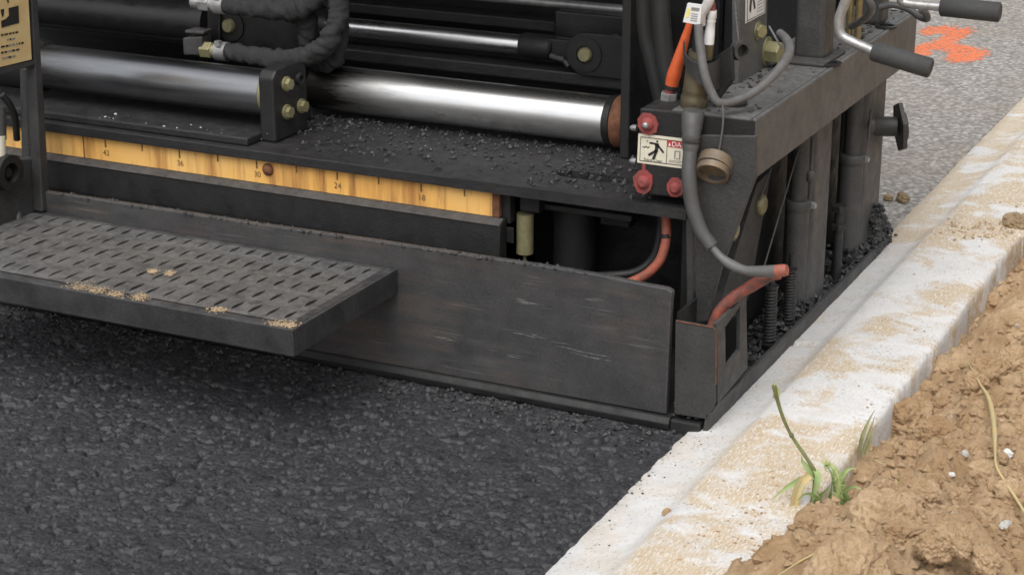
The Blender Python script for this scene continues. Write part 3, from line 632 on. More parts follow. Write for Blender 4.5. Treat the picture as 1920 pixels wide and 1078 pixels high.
for x in xlist:
    for r_ in range(5):
        y = q0.y - 0.002 - r_ * per; xa_, xb_ = x - px_w / 2, x + px_w / 2; y0_, y1_ = max(ya, y - per / 2), min(yb, y + per / 2)
        if y1_ - y0_ < 0.02: continue
        hl, hw = 0.0192 * rn.uniform(0.9, 1.08), 0.0047 * rn.uniform(0.75, 1.12); cy_ = min(max(y, y0_ + 0.019), y1_ - 0.019) if y1_ - y0_ > 0.04 else (y0_ + y1_) / 2
        hl = min(hl, (y1_ - y0_) / 2 - 0.004)
        lens, rect = [], []
        for k_ in range(NL):
            a_ = 2 * math.pi * k_ / NL; cx_, sy_ = math.cos(a_), math.sin(a_)
            dx = hw * math.copysign(abs(cx_) ** 1.9, cx_); lens.append(Vector((x + dx - 0.001, cy_ + hl * sy_, ZS - 0.0012 + (0.0004 if cx_ < 0 else 0.0014) * abs(cx_))))
            t_ = min((px_w / 2) / max(1e-6, abs(cx_)), ((y1_ - cy_) if sy_ > 0 else (cy_ - y0_)) / max(1e-6, abs(sy_)))
            rect.append(Vector((x + cx_ * t_, cy_ + sy_ * t_, ZS - 0.0016)))
        for cxn, cyn in ((xa_, y0_), (xb_, y0_), (xb_, y1_), (xa_, y1_)):
            k_ = min(range(NL), key=lambda m_: (rect[m_].x - cxn) ** 2 + (rect[m_].y - cyn) ** 2); rect[k_] = Vector((cxn, cyn, ZS - 0.0016))
        dn = Vector((0, 0, -0.0026))
        for k_ in range(NL):
            m_ = (k_ + 1) % NL
            b._add([lens[k_], rect[k_], rect[m_], lens[m_]], [(0, 1, 2, 3)], True); b._add([lens[k_] + dn, lens[m_] + dn, rect[m_] + dn, rect[k_] + dn], [(0, 1, 2, 3)], True)
            b._add([lens[k_], lens[m_], lens[m_] + dn, lens[k_] + dn], [(0, 1, 2, 3)])
build('expanded_metal_grating', b, step_o, 'grate')
rn = random.Random(5); b = MB()
for k_ in range(1700):
    c_ = rn.choice(((150, 537, 16, 6), (185, 545, 12, 5), (215, 552, 9, 5), (262, 556, 9, 5), (286, 508, 5, 2.5), (318, 512, 5, 3), (410, 580, 10, 3), (520, 606, 12, 5), (545, 608, 8, 4)))
    p = A(c_[0] + rn.gauss(0, c_[2] * 0.95), c_[1] + rn.gauss(0, c_[3] * 0.8), Z=ZS + 0.0006)
    if p.y < YF0 + 0.002 or p.x > XR - 0.001: continue
    b.chunk(p, rn.uniform(0.0005, 0.0021), rn, 0.35)
build('dirt_smear', b, step_o, 'dirt')['kind'] = 'stuff'

# ---------------- end gate: beam, gussets, posts, jacks, springs, skid
XB0, XB1, YB0, YB1, ZB0, ZB1 = -0.045, 0.086, 0.100, 0.985, 0.3635, 0.4535
b = MB()
b.box((XB1 - 0.008, YB0, ZB0), (XB1, YB1, ZB1)); b.box((XB0, YB0, ZB1 - 0.008), (XB1 - 0.0082, YB1, ZB1 - 0.0004)); b.box((XB0, YB0 + 0.02, ZB0), (XB0 + 0.008, YB1, ZB1 - 0.0082)); b.box((XB0 + 0.0082, YB0 + 0.02, ZB0), (XB1 - 0.0082, YB1, ZB0 + 0.006))
beam = build('side_beam', b, S, 'beam', 0.004)
b = MB(); b.box((XB0, YB0 - 0.003, ZB0 - 0.02), (XB1 - 0.002, YB0 - 0.0002, ZB1 - 0.003)); build('beam_end_cap', b, beam, 'dark', 0.001)
YG = 0.088
b = MB(); b.prism(PL([(1310, 254), (1417, 256), (1417, 335), (1408, 356), (1388, 412), (1352, 505), (1326, 602), (1304, 606), (1304, 400)], Y=YG), (0, 0.0085, 0)); gus = build('gusset_plate', b, S, 'grey', 0.0015)
b = MB(); b.prism(PL([(1284, 330), (1300, 333), (1299, 604), (1288, 602)], Y=YG + 0.004), (0, 0.05, 0)); build('edge_bar', b, S, 'grey', 0.002)
pn = A(1341, 312, Y=YG); ax = Vector((0.05, -0.72, -0.62)).normalized(); b = MB()
b.cyl(pn + Vector((0, 0.004, 0.008)), pn + ax * 0.012 + Vector((0, 0, 0.006)), 0.0262, 28); b.ring(pn + ax * 0.0118 + Vector((0, 0, 0.006)), ax, 0.0245, 0.0208, 0.010); build('pipe_nipple', b, gus, 'bronze', 0.0008)
# inner side plate with bolts
b = MB(); b.box((-0.035, 0.135, 0.02), (-0.025, 0.95, ZB0 - 0.0005)); isp = build('inner_side_plate', b, S, 'dark')
b = MB(); b.prism(PL([(1420, 345), (1447, 318), (1404, 560), (1375, 600), (1340, 612)], X=-0.005), (-0.0195, 0, 0)); stf = build('stiffener', b, S, 'grey', 0.0015)
for px, py in ((1372, 431), (1425, 384)):
    p = A(px, py, X=-0.005); b = MB(); b.tube([p, p + Vector((0.006, 0, 0)), p + Vector((0.009, 0, 0))], [0.0175, 0.0175, 0.012], 24); build('bolt', b, stf, 'zinc')
for px0, px1 in (((1497, 282), (1431, 505)), ((1446, 314), (1424, 375))):
    b = MB(); b.cyl(A(*px0, X=0.03), A(*px1, X=0.03), 0.0014, 8); build('wire', b, S, 'cable')
def post(x, y0, y1, z0, z1, wx=0.05, mat='post'):
    b = MB(); b.box((x - wx, y0, z0), (x, y1, z1)); return build('guide_post', b, S, mat, 0.012, 4)
post(0.052, 0.505, 0.605, 0.01, ZB0 - 0.0005); post(0.050, 0.815, 0.945, 0.01, ZB0 - 0.0005)
def jack(px_top, px_mid, px_bot, wu, wl, X):
    a, m_, c = A(*px_top, X=X), A(*px_mid, X=X), A(*px_bot, X=X); s = mpp(a); y = (a.y + m_.y + c.y) / 3; zt_ = min(a.z, ZB0 - 0.0005)
    b = MB(); b.cyl((X, y, m_.z), (X, y, ZB0 - 0.0006), wu / 2 * s, 24); j = build('jack_screw', b, S, 'post')
    b = MB(); b.tube([(X, y, m_.z - 0.012), (X, y, m_.z - 0.010), (X, y, m_.z + 0.004), (X, y, m_.z + 0.006)], [wl / 2 * s * 1.02, wl / 2 * s * 1.12, wl / 2 * s * 1.12, wl / 2 * s], 24); build('collar', b, j, 'post')
    b = MB(); b.cyl((X, y, 0.012), (X, y, m_.z - 0.012), wl / 2 * s, 28); build('sleeve', b, j, 'post')
    q = Vector((X + wl / 2 * s * 0.8, y + 0.004, m_.z + 0.004)); b = MB(); b.prism([q, q + Vector((0.012, 0, -0.006)), q + Vector((0.012, 0, -0.012)), q + Vector((-0.004, 0, -0.012))], (0, 0.012, 0)); build('lock_tab', b, j, 'silver')
    return j
jack((1508, 280), (1498, 380), (1484, 500), 32, 43, 0.030); jack((1606, 190), (1597, 295), (1585, 480), 32, 44, 0.028)
b = MB(); b.cyl(A(1524, 262, X=0.06), A(1518, 372, X=0.06), 0.0025, 10); q = A(1520, 332, X=0.06); b.tube([q + Vector((0, 0, d)) for d in (-0.01, -0.006, 0.006, 0.01)], [0.004, 0.007, 0.007, 0.004], 12); build('pull_rod', b, S, 'post')
b = MB(); b.cyl(A(1634, 205, X=0.06), A(1628, 262, X=0.06), 0.0025, 10); q = A(1634, 236, X=0.06); b.tube([q + Vector((0, 0, d)) for d in (-0.01, -0.006, 0.006, 0.01)], [0.004, 0.007, 0.007, 0.004], 12); build('pull_rod', b, S, 'post')
def spring(px, pz0, pz1, X):
    a, c = A(px[0], pz0, X=X), A(px[1], pz1, X=X); y = (a.y + c.y) / 2
    coil = [Vector((X + 0.0078 * math.cos(t), y + 0.0078 * math.sin(t), c.z + (a.z - c.z) * t / (2 * math.pi * 17))) for t in np.linspace(0, 2 * math.pi * 17, 17 * 14)]
    b = MB(); b.tube(coil, 0.0027, 6); sp = build('coil_spring', b, S, 'deck')
    b = MB(); b.cyl((X, y, c.z - 0.02), (X, y, a.z + 0.03), 0.0045, 12); build('spring_bolt', b, sp, 'deck')
    for z_ in (c.z - 0.004, a.z):
        b = MB(); b.cyl((X, y, z_), (X, y, z_ + 0.004), 0.011, 16); build('washer', b, sp, 'deck')
spring((1446, 1443), 540, 640, 0.05); spring((1483, 1479), 508, 600, 0.05); a, c = A(1574, 385, X=0.045), A(1570, 490, X=0.045); y = (a.y + c.y) / 2
b = MB(); b.cyl((0.045, y, 0.01), (0.045, y, a.z), 0.0085, 14); ab = build('anchor_bolt', b, S, 'deck')
for z_ in (a.z - 0.012, a.z - 0.045):
    b = MB(); b.hexa((0.045, y, z_), (0.045, y, z_ + 0.011), 0.0145); build('nut', b, ab, 'deck', 0.001)
# skid along the kerb, gate box
b = MB()
b.prism([Vector((0.064, -0.004, -0.004)), Vector((0.064, 0.925, -0.004)), Vector((0.068, 0.94, 0.028)), Vector((0.072, 0.02, 0.044)), Vector((0.070, -0.004, 0.036))], (-0.008, 0, 0)); skid = build('skid_plate', b, S, 'grey', 0.0015)
b = MB(); b.box((0.008, -0.008, -0.006), (0.0555, 0.9, 0.018)); build('skid_sole', b, skid, 'dark', 0.003)
YQ = -0.004
b = MB(); b.prism(PL([(1266, 601), (1337, 613.5), (1342, 618), (1340.5, 755), (1326, 786), (1264, 776)], Y=YQ), (0, 0.006, 0)); gate = build('gate_plate', b, S, 'grey', 0.0012)
XG = 0.0735
outer = PL([(1344, 607), (1396, 551), (1403, 556), (1402, 690), (1346, 757)], X=XG); win = PL([(1360, 614), (1388, 574), (1387, 655), (1361, 690)], X=XG)
b = MB(); d = Vector((-0.006, 0, 0))
oc = [outer[0], outer[1].lerp(outer[2], 0.5), outer[3], outer[4]]
for i in range(4):
    j = (i + 1) % 4; b.prism([oc[i], oc[j], win[j], win[i]], d)
build('gate_side_plate', b, S, 'grey', 0.0008)
b = MB(); rn = random.Random(9); b.tube([A(1342.5, y_, Y=YQ - 0.0005) for y_ in (616, 650, 690, 720)], 0.0012, 6); b.tube([A(1268 + i * 7, 601.5 + i * 1.28, Y=YQ) for i in range(11)], 0.0012, 6); build('wear_sheen_edge', b, gate, 'rust')
b = MB(); b.box((0.004, 0.02, 0.0), (0.009, 0.14, 0.175)); b.box((-0.02, 0.15, 0.0), (0.06, 0.156, 0.13)); build('gate_inner_plate', b, S, 'dark')
# far end knob
p = A(1655, 237, X=0.06); b = MB(); q = A(1688, 238, Y=p.y + 0.01); ax = (q - p).normalized()
b.cyl(p - ax * 0.02, q - ax * 0.006, 0.018, 20); kb = build('knob_shaft', b, S, 'grey', 0.001)
ax2 = Vector((0.88, 0.46, 0.10)).normalized(); b = MB(); u = ax2.orthogonal().normalized(); 
b.hexa(q - ax2 * 0.004, q + ax2 * 0.004, 0.048); b.cyl(q + ax2 * 0.004, q + ax2 * 0.010, 0.026, 20); build('knob_plate', b, kb, 'grey', 0.001)

# control box with red fittings and a decal
YX = 0.090
fp = PL([(1199, 203), (1288, 211), (1290, 374), (1191, 363)], Y=YX)
b = MB(); b.prism(fp, (0, 0.0065, 0)); xr0 = XB0 - 0.0012; b.box((fp[3].x + 0.002, YX + 0.0066, fp[3].z + 0.003), (xr0, YX + 0.085, fp[0].z - 0.002)); cb = build('control_box', b, S, 'dark', 0.005, 3)
for (px, py, r_) in ((1216, 232, 0.0165), (1208, 341, 0.0165), (1268, 352, 0.0145)):
    p = A(px, py, Y=YX); b = MB().mat('red'); rn = random.Random(px)
    pts = [p + Vector((math.cos(a_) * r_ * rn.uniform(0.85, 1.12), 0, math.sin(a_) * r_ * rn.uniform(0.9, 1.15))) for a_ in [i * 2 * math.pi / 9 for i in range(9)]]
    b.prism(pts, (0, -0.004, 0)); b.tube([p + Vector((0, -0.004, 0)), p + Vector((0, -0.009, 0)), p + Vector((0, -0.011, 0))], [r_ * 0.62, r_ * 0.5, r_ * 0.3], 14)
    if py < 300: b.mat('silver').tube([p + Vector((0, -0.010, 0)), p + Vector((0, -0.015, 0)), p + Vector((0, -0.016, 0))], [0.005, 0.0045, 0.002], 10)
    build('red_grommet', b, cb)
p = A(1208, 318, Y=YX); b = MB(); b.prism([p + Vector((x, 0, z)) for x, z in ((-0.004, -0.014), (0.005, -0.012), (0.002, 0.009), (-0.002, 0.009))], (0, -0.003, 0)); build('red_tab', b, cb, 'red')
for px, py in ((1187, 240), (1186, 302)):
    b = MB(); p = A(px, py, Y=YX + 0.02); b.tube([p + Vector((0.006, 0, 0)), p, p + Vector((-0.004, 0, 0))], [0.005, 0.005, 0.003], 12); build('side_bolt', b, cb, 'silver')
# decal on the box
yl = YX - 0.0008
b = MB().mat('label'); D0 = [A(1197, 250.5, Y=yl), A(1288, 261, Y=yl), A(1288, 317.5, Y=yl), A(1194.5, 305, Y=yl)]
b.prism(D0, (0, 0.0006, 0)); ux = (D0[1] - D0[0]).normalized(); uz = (D0[0] - D0[3]).normalized(); W_, H_ = (D0[1] - D0[0]).length, (D0[0] - D0[3]).length
def dp(u, v, k=0.0004): return D0[3] + ux * (u * W_) + uz * (v * H_) + Vector((0, -k, 0))
def drect(u0, v0, u1, v1, k=0.0004): b.sheet([dp(u0, v0, k), dp(u1, v0, k), dp(u1, v1, k), dp(u0, v1, k)])
b.mat('ink'); e = 0.012
drect(0.05, 0.07, 0.98, 0.095); drect(0.05, 0.88, 0.98, 0.905); drect(0.05, 0.095, 0.062, 0.88); drect(0.60, 0.095, 0.612, 0.88); drect(0.97, 0.095, 0.98, 0.88)
def limb(pts, w_):
    p2 = [dp(*q, 0.0006) for q in pts]
    for i in range(len(p2) - 1):
        d_ = (p2[i + 1] - p2[i]).normalized(); n_ = d_.cross(Vector((0, 1, 0))) * w_ * 0.5
        b.sheet([p2[i] - n_, p2[i + 1] - n_ * 0.8, p2[i + 1] + n_ * 0.8, p2[i] + n_])
limb([(0.40, 0.74), (0.39, 0.48)], 0.0062); limb([(0.40, 0.50), (0.36, 0.30), (0.33, 0.18)], 0.0046); limb([(0.38, 0.48), (0.30, 0.38), (0.23, 0.30)], 0.0042); limb([(0.41, 0.68), (0.48, 0.56), (0.54, 0.44)], 0.0036); limb([(0.40, 0.70), (0.30, 0.73), (0.24, 0.72)], 0.0034)
b.sheet([dp(0.40 + 0.022 * math.cos(i * 0.7854), 0.80 + 0.045 * math.sin(i * 0.7854), 0.0006) for i in range(8)])
limb([(0.10, 0.58), (0.14, 0.54), (0.17, 0.60), (0.21, 0.55), (0.25, 0.60)], 0.0014); b.sheet([dp(0.20 + 0.012 * math.cos(i * 0.7854), 0.78 + 0.026 * math.sin(i * 0.7854), 0.0006) for i in range(8)])
glyphs(b, 'Stand Clear', 0.0062, dp(0.33, 0.105, 0.0006), ux, uz, 'CENTER')
b.mat('label_red'); drect(0.614, 0.66, 0.969, 0.88)
b.mat('white'); glyphs(b, 'DANGER', 0.0105, dp(0.70, 0.695, 0.0008), ux, uz); b.sheet([dp(0.632, 0.70, 0.0008), dp(0.682, 0.70, 0.0008), dp(0.657, 0.83, 0.0008)])
b.mat('grey_ink'); 
for (u0, v0, u1, v1) in ((0.76, 0.27, 0.785, 0.56), (0.785, 0.53, 0.86, 0.56), (0.86, 0.27, 0.885, 0.56), (0.80, 0.27, 0.85, 0.31), (0.66, 0.20, 0.93, 0.225), (0.66, 0.145, 0.90, 0.17)): drect(u0, v0, u1, v1)
o = build('warning_decal', b, cb); o['label'] = 'cream danger decal with slipping figure'

# ---------------- gear standing on the beam
def onbeam(px, py): return A(px, py, Z=ZB1)
pb = onbeam(1525, 110); b = MB(); b.box((pb.x - 0.028, pb.y - 0.022, ZB1), (pb.x + 0.024, pb.y + 0.035, 0.80)); build('upright_post', b, S, 'grey', 0.010, 4)
b = MB(); b.box((pb.x - 0.045, pb.y - 0.06, ZB1 - 0.0003), (pb.x + 0.036, pb.y + 0.06, ZB1 + 0.006)); build('base_flange', b, S, 'grey', 0.002)
pb2 = onbeam(1632, 46); b = MB(); b.box((pb2.x - 0.022, pb2.y - 0.01, ZB1), (pb2.x + 0.022, pb2.y + 0.04, 0.80)); build('upright_post', b, S, 'grey', 0.008, 3)
for (px, py) in ((1376, 196), (1555, 122), (1662, 52)):
    p = onbeam(px, py); b = MB(); b.ring(p, (0, 0, 1), 0.020, 0.013, 0.004, 20); build('hole_ring', b, beam, 'black')  # raised black ring stands in for a dark hole in the beam top
# bracket plate with decal, facing the kerb
XP = -0.012
b = MB(); b.prism(PL([(1386, -60), (1441, -60), (1438, 70), (1436, 130), (1384, 160), (1386, 100)], X=XP), (-0.012, 0, 0)); bp = build('bracket_plate', b, S, 'beam', 0.002)
dd = PL([(1399, -50), (1437, -60), (1434.5, 25), (1398, 45)], X=XP + 0.0008)
b = MB().mat('white'); b.prism(dd, (-0.0006, 0, 0)); b.mat('ink')
def d2(px, py): return A(px, py, X=XP + 0.0012)
for q in ([(1401, 43), (1401, -20), (1402, -20), (1402, 42)], [(1401, 41), (1433, 24), (1433, 22.8), (1401, 39.5)], [(1432.4, 24), (1432.4, -20), (1433.2, -20), (1433.2, 24)]): b.sheet([d2(*p_) for p_ in q])
for q in ([(1407, -4), (1411, -6), (1408, 26), (1405, 20)], [(1411, -4), (1414, -5), (1417, 16), (1414, 18)], [(1405, -8), (1417, -12), (1418, -8), (1406, -2)]): b.sheet([d2(*p_) for p_ in q])
b.mat('grey_ink')
for i in range(7): b.sheet([d2(1420 + (i % 2), -14 + i * 6), d2(1430, -19 + i * 6), d2(1430, -17.4 + i * 6), d2(1420 + (i % 2), -12.4 + i * 6)])
o = build('notice_decal', b, bp); o['label'] = 'white notice decal with black figure and text lines'
for (px, py, r_, l_) in ((1420, 58, 0.0115, 0.010), (1438, 97, 0.019, 0.026)):
    p = A(px, py, X=XP); b = MB(); b.cyl(p, p + Vector((0.002, 0, 0)), r_ * 1.25, 20); b.hexa(p + Vector((0.002, 0, 0)), p + Vector((l_, -0.004, 0)), r_); build('hex_bolt', b, bp, 'zinc', 0.0012)
# clamp bracket round the connector
YH = 0.105
arc = cr(PL([(1281, 80), (1286, 104), (1302, 118), (1326, 122), (1350, 110), (1372, 88)], Y=YH)[:0] + [A(1281, 78, Y=YH + 0.04), A(1285, 104, Y=YH + 0.01), A(1303, 118, Y=YH - 0.01), A(1328, 121, Y=YH - 0.005), A(1352, 106, Y=YH + 0.03), A(1374, 84, Y=YH + 0.09)], 6)
b = MB(); inn = [p + Vector((0, 0.006, 0)) for p in arc]
for i in range(len(arc) - 1):
    hgt = Vector((0, 0, -0.010 - 0.055 * (i / len(arc)) ** 1.3))
    b._add([arc[i], arc[i + 1], arc[i + 1] + hgt, arc[i] + hgt, inn[i], inn[i + 1], inn[i + 1] + hgt, inn[i] + hgt], [(0, 3, 2, 1), (4, 5, 6, 7), (0, 1, 5, 4), (2, 3, 7, 6)])
build('clamp_bracket', b, S, 'grey')
b = MB(); b.prism(PL([(1335, 110), (1372, 86), (1376, 150), (1346, 190), (1332, 186)], Y=YH + 0.03), (0, 0.008, 0)); build('clamp_tab', b, S, 'dark', 0.002)
YO = 0.13
def axp(px, py, Y): return A(px, py, Y=Y)
b = MB(); s = mpp(A(1305, 150, Y=YO)); pts = [axp(1312, 96, YO), axp(1309, 118, YO), axp(1305, 165, YO), axp(1304, 172, YO), axp(1303, 176, YO), axp(1302, 182, YO), axp(1301, 204, YO), axp(1300, 212, YO)]
b.tube(pts, [20 * s, 22 * s, 24 * s, 25 * s, 23 * s, 26 * s, 26 * s, 20 * s], 24); con = build('connector_body', b, S, 'olive')
b = MB(); b.tube([axp(1315, 60, YO), axp(1313, 96, YO)], [15 * s, 16 * s], 16); build('connector_neck', b, con, 'hose')
# hand cranks
YA = 0.30
b = MB(); pts = cr([A(1594, -40, Y=YA), A(1586, 0, Y=YA), A(1573, 38, Y=YA), A(1577, 66, Y=YA), A(1604, 82, Y=YA), A(1638, 97, Y=YA)], 6); b.tube(pts, 0.0075, 14); hc = build('crank_handle', b, S, 'silver')
b = MB(); a, c = A(1636, 96, Y=YA), A(1746, 129, Y=YA); d_ = (c - a).normalized(); b.tube([a, a + d_ * 0.002, c - d_ * 0.002, c], [0.0125, 0.0145, 0.0148, 0.0125], 24); build('foam_grip', b, hc, 'foam')
YA2 = 0.62
b = MB(); pts = cr([A(1690, -30, Y=YA2), A(1689, -4, Y=YA2), A(1700, 7, Y=YA2), A(1768, 14, Y=YA2)], 6); b.tube(pts, 0.0072, 14); hc = build('crank_handle', b, S, 'silver')
b = MB(); a, c = A(1764, 12.5, Y=YA2), A(1876, 24, Y=YA2); d_ = (c - a).normalized(); b.tube([a, a + d_ * 0.002, c - d_ * 0.002, c], [0.013, 0.0158, 0.016, 0.013], 24); build('foam_grip', b, hc, 'foam')
for px in (1592, 1608):
    b = MB(); a = A(px, 58, Y=0.68); b.cyl((a.x, a.y, ZB1 - 0.001), (a.x, a.y, 0.8), 0.006, 14); build('brass_spindle', b, S, 'brass')
# gear in the opening under the deck
b = MB(); a = A(985, 400, Y=0.13); c = A(984, 474, Y=0.13); b.tube([a, c], 0.0135, 18); e_ = A(984, 492, Y=0.13); b.cyl(c, e_, 0.003, 8); vb = build('valve_stem', b, S, 'zinc')
b = MB(); p = A(992, 372, Y=0.13); b.box((p.x - 0.012, 0.12, p.z - 0.02), (p.x + 0.022, 0.15, p.z + 0.012)); build('valve_head', b, S, 'dark', 0.003)
b = MB(); p = A(1078, 430, Y=0.20); b.cyl((p.x, 0.20, 0.05), (p.x, 0.20, 0.293), 0.034, 28); build('tamper_housing', b, S, 'dark')
b = MB(); b.box((-0.34, 0.26, 0.0), (-0.02, 0.27, 0.293)); build('bulkhead', b, S, 'black')
b = MB(); p = A(952, 385, Y=0.11); b.box((p.x - 0.012, 0.11, p.z - 0.03), (p.x + 0.004, 0.13, p.z + 0.03)); b.box((p.x - 0.006, 0.108, 0.21), (p.x + 0.010, 0.112, 0.235)); build('latch', b, S, 'dark', 0.001)
b = MB(); p = A(1160, 402, Y=0.20); b.box((p.x - 0.03, 0.195, p.z - 0.02), (p.x + 0.02, 0.23, p.z + 0.02)); build('junction_block', b, S, 'dark', 0.003)

# ================================================================== HOSES AND CABLES (flexible, hung on the screed)
def hose(name, pts, r, mat, label, cat, n=10, wr=0.0, seed=0, seg=8, group=None):
    c_ = cr(pts, seg); rn_ = random.Random(seed); rs = lerp_list(r if isinstance(r, list) else [r, r], len(c_))
    wf = None
    if wr:
        from mathutils import noise as nz
        def wf(i, j):
            a_ = 2 * math.pi * j / n
            return 1 + wr * (nz.noise(Vector((i * 0.32 + 0.55 * math.sin(a_ + seed), math.cos(a_) * 0.7, math.sin(a_) * 0.7 + seed * 7))) * 1.2 + 0.6 * nz.noise(Vector((i * 0.8, math.cos(a_) * 1.5, math.sin(a_) * 1.5 + seed * 3))))
    b_ = MB(); b_.tube(c_, rs, n, True, wf); o_ = build(name, b_, mat=mat); tag(o_, label, cat, group); return o_
def P3(*ps): return [A(p[0], p[1], Y=p[2]) for p in ps]
hose('hydraulic_hose', P3((426, 97, YF), (470, 104, 0.262), (520, 112, 0.258), (566, 110, 0.262), (606, 88, 0.27), (628, 50, 0.28), (637, 8, 0.29), (642, -60, 0.30)), [0.0145, 0.0165, 0.0175, 0.018, 0.017, 0.016], 'sleeve', 'charcoal fabric sleeved hose curving up from the lower brass fitting', 'hose', 28, 0.26, 1, 14)
hose('hydraulic_hose', P3((424, 9, YF), (470, 14, 0.262), (520, 18, 0.262), (562, 14, 0.27), (592, -8, 0.28), (605, -60, 0.29)), [0.0155, 0.018, 0.019, 0.019], 'sleeve', 'charcoal fabric sleeved hose running from the upper silver fitting', 'hose', 28, 0.24, 2, 14)
hose('hydraulic_hose', P3((530, 20, 0.30), (562, 28, 0.30), (580, 52, 0.30), (576, 84, 0.305), (588, 112, 0.31), (612, 118, 0.31), (630, 100, 0.31), (634, 60, 0.315), (636, 0, 0.32), (636, -50, 0.32)), [0.017, 0.016, 0.0165, 0.016], 'sleeve', 'charcoal sleeved hose looping behind the other two hoses above the end block', 'hose', 24, 0.26, 3, 12)
s = mpp(A(1300, 250, Y=0.07))
YB_ = 0.088
cab = root('control_cable', A(1295, 250, Y=YB_), 'thick grey cable hanging from the olive connector, ending in an orange tip', 'cable')
b = MB(); b.tube([A(1300, 207, Y=YB_), A(1299, 216, Y=YB_), A(1297, 240, Y=YB_ - 0.01), A(1296, 254, Y=YB_ - 0.014), A(1296, 257, Y=YB_ - 0.014), A(1296, 260, Y=YB_ - 0.015), A(1296, 264, Y=YB_ - 0.015), A(1295, 267, Y=YB_ - 0.015), A(1295, 272, Y=YB_ - 0.016), A(1294, 290, Y=YB_ - 0.018)], [19 * s, 22 * s, 20 * s, 17 * s, 18.5 * s, 16.5 * s, 18 * s, 16 * s, 17 * s, 12.5 * s], 20); build('plug_boot', b, cab, 'cable')
cpts = cr(P3((1294, 284, YB_ - 0.018), (1292, 330, YB_ - 0.028), (1298, 385, YB_ - 0.032), (1314, 432, YB_ - 0.034), (1334, 462, YB_ - 0.034)), 8)
b = MB(); b.tube(cpts, lerp_list([13.5 * s, 14.5 * s, 14 * s, 13.5 * s], len(cpts)), 16); build('outer_sheath', b, cab, 'cable')
cpts = cr(P3((1331, 458, YB_ - 0.034), (1350, 481, YB_ - 0.036), (1372, 497, YB_ - 0.038), (1398, 507, YB_ - 0.044), (1424, 509, YB_ - 0.048), (1458, 508, YB_ - 0.052)), 8)
b = MB(); b.tube(cpts, lerp_list([7 * s, 8 * s, 10.5 * s, 9 * s, 11 * s, 11.5 * s], len(cpts)), 14); build('inner_lead', b, cab, 'cable_light')
b = MB(); b.tube(P3((1456, 508, YB_ - 0.052), (1470, 507, YB_ - 0.053), (1476, 506.5, YB_ - 0.053)), [11.8 * s, 11.8 * s, 10 * s], 16); build('orange_tip', b, cab, 'red_orange')
hose('gas_hose', P3((1336, 612, 0.055), (1350, 582, 0.06), (1376, 557, 0.066), (1408, 537, 0.072), (1440, 518, 0.076), (1462, 512, 0.080)), [0.0085, 0.0085, 0.0092, 0.0088], 'tarred_orange', 'tar smeared orange hose rising from the gate plate to the cable tip', 'hose', 14, 0.05, 4)
hose('gas_hose', P3((1245, 385, 0.13), (1249, 420, 0.125), (1248, 455, 0.12), (1236, 490, 0.115), (1208, 517, 0.11), (1165, 536, 0.105), (1110, 560, 0.10)), 0.0074, 'red_orange', 'bright orange hose bending down under the deck inside the dark opening', 'hose', 14)
b = MB(); b.tube(P3((1248.5, 438, 0.1225), (1248.5, 446, 0.1215)), 0.0082, 14); hb = build('hose_band', b, mat='hose'); tag(hb, 'black band clipped round the bright orange hose under the deck', 'hose clip')
hose('rubber_hose', P3((1240, 400, 0.15), (1236, 450, 0.145), (1224, 485, 0.14), (1192, 510, 0.13), (1140, 517, 0.12), (1080, 520, 0.12)), 0.0068, 'dark', 'black rubber hose bending beside the bright orange hose under the deck', 'hose', 12)
hose('rubber_hose', P3((1236, -40, 0.24), (1240, 40, 0.24), (1246, 110, 0.24), (1258, 175, 0.24), (1262, 240, 0.25)), [0.014, 0.015, 0.014], 'hose', 'black rubber hose hanging beside the orange lead behind the control box', 'hose', 14)
hose('rubber_hose', P3((1205, -40, 0.30), (1210, 60, 0.30), (1226, 130, 0.30), (1244, 210, 0.30)), [0.012, 0.013], 'hose', 'black rubber hose running down the dark end frame by the chrome tube', 'hose', 14)
hose('hose_loop', P3((-10, 372, -0.03), (12, 378, -0.04), (30, 396, -0.045), (34, 420, -0.05), (20, 450, -0.05)), 0.007, 'cable', 'grey hose loop beside the step under the yellow sign, the upper of two', 'hose', 12)
hose('hose_loop', P3((-12, 398, -0.06), (6, 404, -0.06), (16, 424, -0.06), (10, 452, -0.06)), 0.0062, 'cable', 'grey hose loop against the step corner under the yellow sign, the lower of two', 'hose', 12)
hose('hose_loop', P3((4, 178, 0.0), (18, 196, 0.01), (28, 222, 0.02), (32, 262, 0.03)), 0.006, 'hose', 'thin dark hose curving inside the side frame below the yellow sign', 'hose', 12)
# orange ignition lead with silver fitting
YI = 0.165
il = root('ignition_lead', A(1253, 195, Y=YI), 'bright orange sleeved lead standing on a silver fitting above the control box', 'cable')
b = MB(); c_ = cr(P3((1297, 30, YI), (1289, 58, YI), (1277, 98, YI), (1264, 140, YI), (1258, 166, YI)), 6); s = mpp(A(1265, 120, Y=YI)); b.tube(c_, lerp_list([5 * s, 7 * s, 10.5 * s, 13.5 * s, 12.5 * s], len(c_)), 18); build('orange_sleeve', b, il, 'orange_rubber')
b = MB(); b.tube(P3((1260, 160, YI), (1258.5, 167, YI)), 13.6 * s, 18); build('band', b, il, 'hose')
b = MB(); b.tube(P3((1258, 166, YI), (1255, 178, YI)), 10.5 * s, 16); build('red_end', b, il, 'red')
b = MB(); b.hexa(A(1255, 174, Y=YI), A(1253, 196, Y=YI), 17 * s); build('silver_fitting', b, il, 'silver', 0.001)
